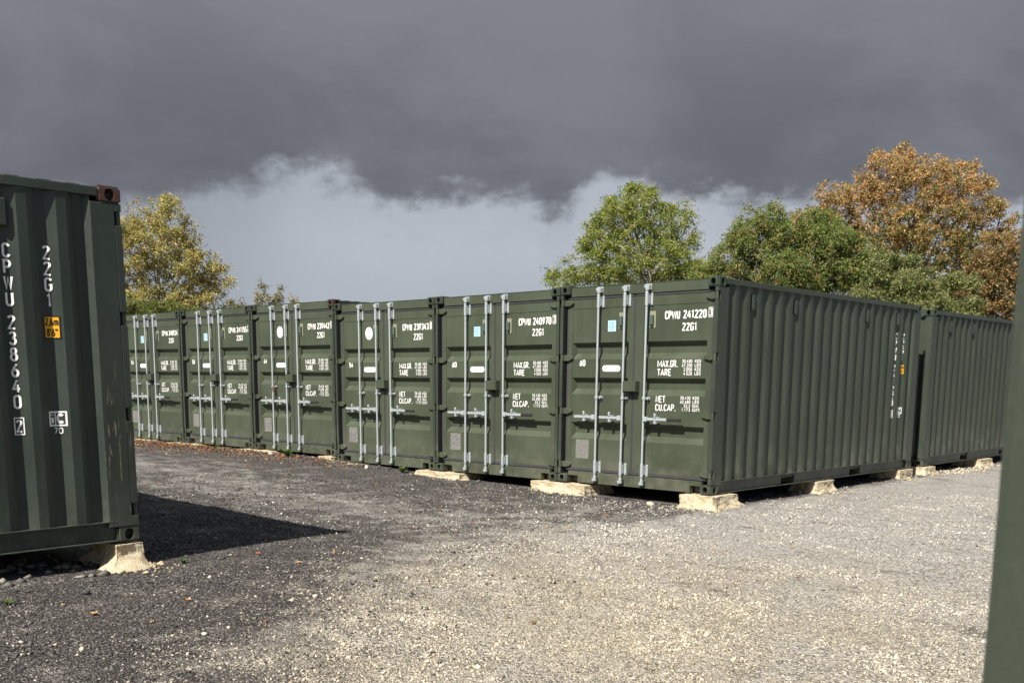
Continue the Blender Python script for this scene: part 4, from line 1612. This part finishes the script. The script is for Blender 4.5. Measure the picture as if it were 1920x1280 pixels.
weed(-0.55, -6.71, 0.05, 26, 'tiny green weed in the shadow edge beside the near left block', 1)
weed(-0.02, -8.25, 0.05, 18, 'tiny weed on the black gravel below the near left container', 2)
weed(-8.30, -0.30, 0.20, 22, 'upright green weed at the foot of container 239442', 3)
weed(-5.45, -0.16, 0.14, 26, 'green weed under the sill of container 239343', 4)
weed(-10.7, -0.22, 0.08, 16, 'small weed beside the half-buried block near container 241155', 5)


# ================================================================== trees
def grow(lobes, base, n_attr, step, kill, infl, seed, trunk_top, gap=0.0, lean=(0, 0)):
    """space colonisation inside a union of ellipsoids (centre, horizontal radius, vertical radius); returns nodes and parents"""
    r = np.random.default_rng(seed)
    lob = np.array(lobes)
    vol = lob[:, 3] ** 2 * lob[:, 4]
    att = []
    for i, k in enumerate(r.multinomial(n_attr, vol / vol.sum())):
        d = r.normal(size=(k, 3))
        d /= np.linalg.norm(d, axis=1, keepdims=True)
        rr = r.random(k)[:, None] ** (1 / 2.4)
        att.append(lob[i, :3] + d * rr * np.array([lob[i, 3], lob[i, 3], lob[i, 4]]))
    att = np.concatenate(att)
    nodes = [np.array([0., 0., 0.])]
    par = [-1]
    nst = max(2, int(trunk_top / step))
    for i in range(1, nst + 1):
        t = i / nst
        nodes.append(np.array([lean[0] * t + 0.05 * math.sin(t * 7), lean[1] * t + 0.05 * math.cos(t * 5), trunk_top * t]))
        par.append(len(nodes) - 2)
    P = np.array(nodes)
    best = np.full(len(att), 1e9)
    who = np.zeros(len(att), int)

    def upd(idx0):
        new = P[idx0:]
        d = np.linalg.norm(att[:, None] - new[None], axis=2)
        j = d.argmin(1)
        dm = d[np.arange(len(att)), j]
        m = dm < best
        best[m] = dm[m]
        who[m] = j[m] + idx0

    upd(0)
    alive = np.ones(len(att), bool)
    for it in range(260):
        act = alive & (best < infl)
        if not act.any():
            act = alive
            if not act.any():
                break
        ids = np.unique(who[act])
        newp, newpar = [], []
        for j in ids:
            sel = act & (who == j)
            d = att[sel] - P[j]
            d /= np.linalg.norm(d, axis=1, keepdims=True) + 1e-9
            m = d.sum(0) + r.normal(0, 0.25, 3) + np.array([0, 0, 0.05])
            m /= np.linalg.norm(m) + 1e-9
            newp.append(P[j] + m * step)
            newpar.append(j)
        k0 = len(P)
        P = np.concatenate([P, np.array(newp)])
        par += newpar
        upd(k0)
        alive &= best > kill
        if len(P) > 9000:
            break
    return P, np.array(par)


def tube_mesh(P, par, rad, name):
    idx = np.arange(1, len(P))
    a, b = P[par[idx]], P[idx]
    ra, rb = rad[par[idx]], rad[idx]
    ra = np.minimum(ra, rb * 1.35)
    d = b - a
    d /= np.linalg.norm(d, axis=1, keepdims=True) + 1e-9
    h = np.where(np.abs(d[:, 2:3]) < 0.9, np.array([[0, 0, 1.]]), np.array([[1., 0, 0]]))
    s = np.cross(d, h)
    s /= np.linalg.norm(s, axis=1, keepdims=True)
    t = np.cross(d, s)
    k = 5
    vs = []
    for i in range(k):
        an = 2 * math.pi * i / k
        o = s * math.cos(an) + t * math.sin(an)
        vs.append((a - d * ra[:, None] * 0.2 + o * ra[:, None], b + o * rb[:, None]))
    V = np.stack([np.stack(x, 1) for x in vs], 1)          # seg, k, 2, 3
    n = len(idx)
    base = (np.arange(n) * 2 * k)[:, None]
    f = []
    for i in range(k):
        j = (i + 1) % k
        f.append(base + np.array([[2 * i, 2 * j, 2 * j + 1, 2 * i + 1]]))
    me = np_mesh(name, V.reshape(-1, 3), np.concatenate(f))
    me.polygons.foreach_set('use_smooth', np.ones(len(me.polygons), bool))
    return me


def tree(name, label, cat, base, lobes, pal, seed, n_attr=900, leaves=26000, lsize=(0.06, 0.11), elong=0.5, bark='bark', trunk=1.6,
         step=0.16, twig=1.0, spread=0.22, droop=0.25, group=None, top_pal=None, tip=0.011, frac=1.0, min_z=1.2, gain=1.09):
    root = link(name, None, loc=base)
    tag(root, label, cat, group)
    P, par = grow(lobes, base, n_attr, step, step * 1.4, step * 7, seed, trunk)
    n = len(P)
    cnt = np.zeros(n)
    kids = np.bincount(par[1:], minlength=n)
    cnt[kids == 0] = 1
    for i in range(n - 1, 0, -1):
        cnt[par[i]] += cnt[i]
    rad = tip * np.maximum(cnt, 1) ** 0.42
    link('trunk', tube_mesh(P, par, rad, 'trunk'), MAT[bark], parent=root)
    r = np.random.default_rng(seed + 9)
    thin = np.where((cnt <= 5) & (P[:, 2] > min_z))[0]
    ncl = max(1, leaves // 9)
    # some twigs stay bare, some carry dense sprays
    wgt = r.gamma(0.9 * frac, 1.0, len(thin))
    who = thin[r.choice(len(thin), ncl, p=wgt / wgt.sum())]
    dirn = r.normal(size=(ncl, 3))
    dirn[:, 2] = dirn[:, 2] * 0.6 + 0.1
    dirn /= np.linalg.norm(dirn, axis=1, keepdims=True)
    tt_ = r.random((ncl, 9))
    pos = P[who][:, None] + dirn[:, None] * tt_[:, :, None] * spread * twig + r.normal(0, 0.03, (ncl, 9, 3))
    pos[:, :, 2] -= droop * tt_ ** 2 * spread
    pos = pos.reshape(-1, 3)
    m = len(pos)
    cl = pick(pal, ncl, seed + 3, 0.18) * gain
    if top_pal is not None:
        zt = P[who][:, 2]
        lo, hi = np.percentile(zt, 18), np.percentile(zt, 88)
        pr = np.clip((zt - lo) / (hi - lo), 0.06, 0.96)
        usetop = r.random(ncl) < pr
        cl[usetop] = pick(top_pal, int(usetop.sum()), seed + 5, 0.18) * gain
    cols = np.repeat(cl, 9, 0) * np.clip(1 + r.normal(0, 0.13, (m, 1)), 0.5, 1.6)
    sz = r.uniform(lsize[0], lsize[1], m)
    # leaves of any attitude
    d = np.repeat(dirn, 9, 0) * 0.7 + r.normal(0, 0.7, (m, 3)) + np.array([0, 0, -droop])
    d /= np.linalg.norm(d, axis=1, keepdims=True)
    s = np.cross(d, r.normal(0, 1, (m, 3)) + np.array([0, 0, 0.6]))
    s /= np.linalg.norm(s, axis=1, keepdims=True) + 1e-9
    u = np.cross(s, d)
    q = sz[:, None]
    v = np.stack([pos, pos + d * q * 0.5 + s * q * elong * 0.5 + u * q * 0.08, pos + d * q, pos + d * q * 0.5 - s * q * elong * 0.5 + u * q * 0.08], 1).reshape(-1, 3)
    f = (np.arange(m) * 4)[:, None] + np.array([[0, 1, 2, 3]])
    crown = link('crown', np_mesh('crown', v, f, np.repeat(cols, 4, 0)), MAT['leaf'], parent=root)
    return root


YEL = [(0.36, 0.32, 0.10), (0.30, 0.29, 0.09), (0.42, 0.36, 0.13), (0.24, 0.25, 0.08), (0.36, 0.26, 0.11)]
ASH = [(0.135, 0.17, 0.035), (0.17, 0.19, 0.04), (0.10, 0.135, 0.03), (0.21, 0.21, 0.055)]
GRN = [(0.105, 0.15, 0.035), (0.135, 0.165, 0.04), (0.085, 0.125, 0.03), (0.12, 0.16, 0.04), (0.15, 0.17, 0.05), (0.10, 0.14, 0.04), (0.12, 0.15, 0.04), (0.14, 0.16, 0.05), (0.25, 0.16, 0.06)]
ORG = [(0.44, 0.26, 0.11), (0.38, 0.21, 0.085), (0.47, 0.30, 0.14), (0.30, 0.21, 0.08), (0.22, 0.19, 0.065), (0.20, 0.19, 0.06), (0.42, 0.28, 0.12)]
OLV = [(0.16, 0.17, 0.05), (0.20, 0.17, 0.06), (0.12, 0.14, 0.045), (0.28, 0.17, 0.06)]
IVY = [(0.13, 0.15, 0.05), (0.17, 0.18, 0.065), (0.09, 0.115, 0.04), (0.20, 0.20, 0.08)]
TG = 'trees behind the containers'


def fill(lobes):
    """give each flat lobe a partner in depth so crowns are round, not discs"""
    r = np.random.default_rng(len(lobes))
    out = []
    for x, y, z, a, b in lobes:
        out.append((x, y, z, a, b))
    return out


tree('yellowing_tree', 'sparse yellow-leaved tree with pale branches beside the near left container', 'tree', (-20.52, 4.04, 0.0),
     [(0.08, 0.15, 5.28, 1.03, 1.03), (-0.17, -0.32, 4.4, 1.1, 1.1), (0.3, 0.54, 4.44, 1.11, 0.89), (0.69, 1.2, 4.04, 0.78, 0.78),
      (-0.16, -0.3, 3.26, 1.33, 0.89), (0.46, 0.81, 3.29, 1.2, 0.75), (-0.69, -1.34, 4.63, 1.16, 1.3)],
     YEL, 11, n_attr=1500, leaves=62000, lsize=(0.04, 0.072), elong=0.65, bark='palebark', trunk=1.7, step=0.13, spread=0.24, group=TG, tip=0.008, gain=1.35)
tree('willow_shrub', 'bright green shrub at the foot of the yellow tree', 'shrub', (-18.38, 2.73, 0.0),
     [(-0.06, -0.11, 2.75, 0.68, 0.62), (0.32, 0.57, 2.75, 0.69, 0.5), (-0.38, -0.74, 2.70, 0.67, 0.75)],
     [(0.17, 0.20, 0.05), (0.22, 0.23, 0.06), (0.12, 0.16, 0.04)], 12, n_attr=500, leaves=14000, lsize=(0.07, 0.12), elong=0.25, trunk=1.5, step=0.14,
     spread=0.22, group=TG, min_z=1.5)
tree('wispy_shrub', 'wispy pale shrub tips rising above containers 241155 and 239442', 'shrub', (-17.42, 5.3, 0.0),
     [(-0.31, -0.48, 3.15, 0.30, 0.30), (0.03, 0.05, 3.35, 0.22, 0.62), (0.26, 0.38, 3.25, 0.22, 0.50), (0.50, 0.72, 3.25, 0.16, 0.45)],
     [(0.27, 0.27, 0.13), (0.34, 0.31, 0.17), (0.22, 0.25, 0.10), (0.36, 0.26, 0.15)], 13, n_attr=260, leaves=2600, lsize=(0.06, 0.11), elong=0.3,
     trunk=2.1, step=0.11, spread=0.10, group=TG, min_z=2.0, tip=0.006)
tree('ash_tree', 'green leafy tree rising above containers 240970 and 241220', 'tree', (-11.4, 14.37, -0.1),
     [(-0.35, -0.26, 6.16, 1.10, 0.90), (-0.77, -0.57, 5.57, 1.02, 0.80), (0.51, 0.36, 5.85, 0.88, 0.86), (-0.14, -0.1, 4.85, 1.55, 0.85),
      (-1.95, -1.52, 4.40, 0.55, 0.40), (-1.23, -0.93, 4.50, 0.80, 0.50), (0.99, 0.68, 4.70, 0.85, 0.80), (1.35, 0.92, 4.25, 0.75, 0.60), (-1.3, -1.0, 5.0, 0.7, 0.55)],
     ASH, 14, n_attr=1500, leaves=68000, lsize=(0.045, 0.085), elong=0.42, bark='palebark', trunk=2.2, step=0.14, spread=0.26, droop=0.5, group=TG, frac=0.8, gain=1.85)
tree('maple_tree', 'rounded dark green tree with red tints between the ash and the orange tree', 'tree', (-7.52, 15.63, -0.1),
     [(-0.54, -0.3, 5.52, 0.98, 0.70), (0.57, 0.3, 5.35, 1.0, 0.72), (-1.0, -0.57, 4.83, 1.0, 0.80), (0.0, 0.0, 4.39, 1.5, 0.87),
      (1.22, 0.62, 4.64, 1.0, 0.86), (-1.70, -1.00, 5.30, 0.18, 0.45), (-1.72, -1.0, 4.27, 0.89, 0.59)],
     GRN, 15, n_attr=1500, leaves=92000, lsize=(0.045, 0.080), elong=0.5, trunk=2.0, step=0.14, spread=0.26, droop=0.4, group=TG, gain=1.75)
tree('orange_tree', 'tall domed tree turning orange above the right-hand containers', 'tree', (-6.4, 21.67, -0.1),
     [(-0.64, -0.27, 7.49, 1.58, 1.15), (0.67, 0.26, 6.74, 1.6, 1.29), (-1.72, -0.75, 6.6, 1.25, 1.12), (1.69, 0.63, 5.92, 1.0, 1.0),
      (-0.4, -0.16, 5.75, 2.1, 1.47), (-1.06, -0.45, 4.98, 1.82, 1.32), (1.06, 0.41, 4.91, 1.7, 1.29), (-2.45, -1.1, 7.10, 0.78, 0.66), (-2.75, -1.25, 6.40, 1.0, 0.85)],
     OLV, 16, n_attr=2300, leaves=115000, lsize=(0.042, 0.075), elong=0.7, trunk=2.2, step=0.16, spread=0.24, droop=0.3, group=TG, gain=1.45, top_pal=ORG, tip=0.010)
tree('ivy_thicket', 'dull green leafy thicket in front of the orange tree', 'shrub', (-4.15, 16.1, -0.1),
     [(-0.25, -0.1, 3.75, 1.09, 0.72), (-0.95, -0.4, 3.5, 0.83, 0.6), (0.58, 0.23, 3.6, 0.94, 0.7), (-0.52, -0.22, 4.3, 0.80, 0.55), (0.1, 0.0, 3.0, 1.5, 0.6)],
     IVY, 17, n_attr=900, leaves=52000, lsize=(0.045, 0.080), elong=0.6, trunk=1.6, step=0.15, spread=0.26, group=TG, min_z=1.5, gain=1.55)
tree('copper_tree', 'coppery brown tree at the right edge beyond the last container', 'tree', (-2.65, 18.77, -0.1),
     [(-0.45, -0.15, 4.49, 0.75, 0.85), (-0.76, -0.25, 3.74, 0.95, 0.70), (-0.04, -0.01, 3.79, 0.85, 0.90), (0.25, 0.08, 4.73, 0.65, 0.84)],
     [(0.36, 0.22, 0.095), (0.27, 0.17, 0.065), (0.17, 0.155, 0.055), (0.40, 0.26, 0.12), (0.15, 0.15, 0.05)], 18, n_attr=900, leaves=42000, lsize=(0.045, 0.080), elong=0.7,
     trunk=1.7, step=0.15, spread=0.24, group=TG)
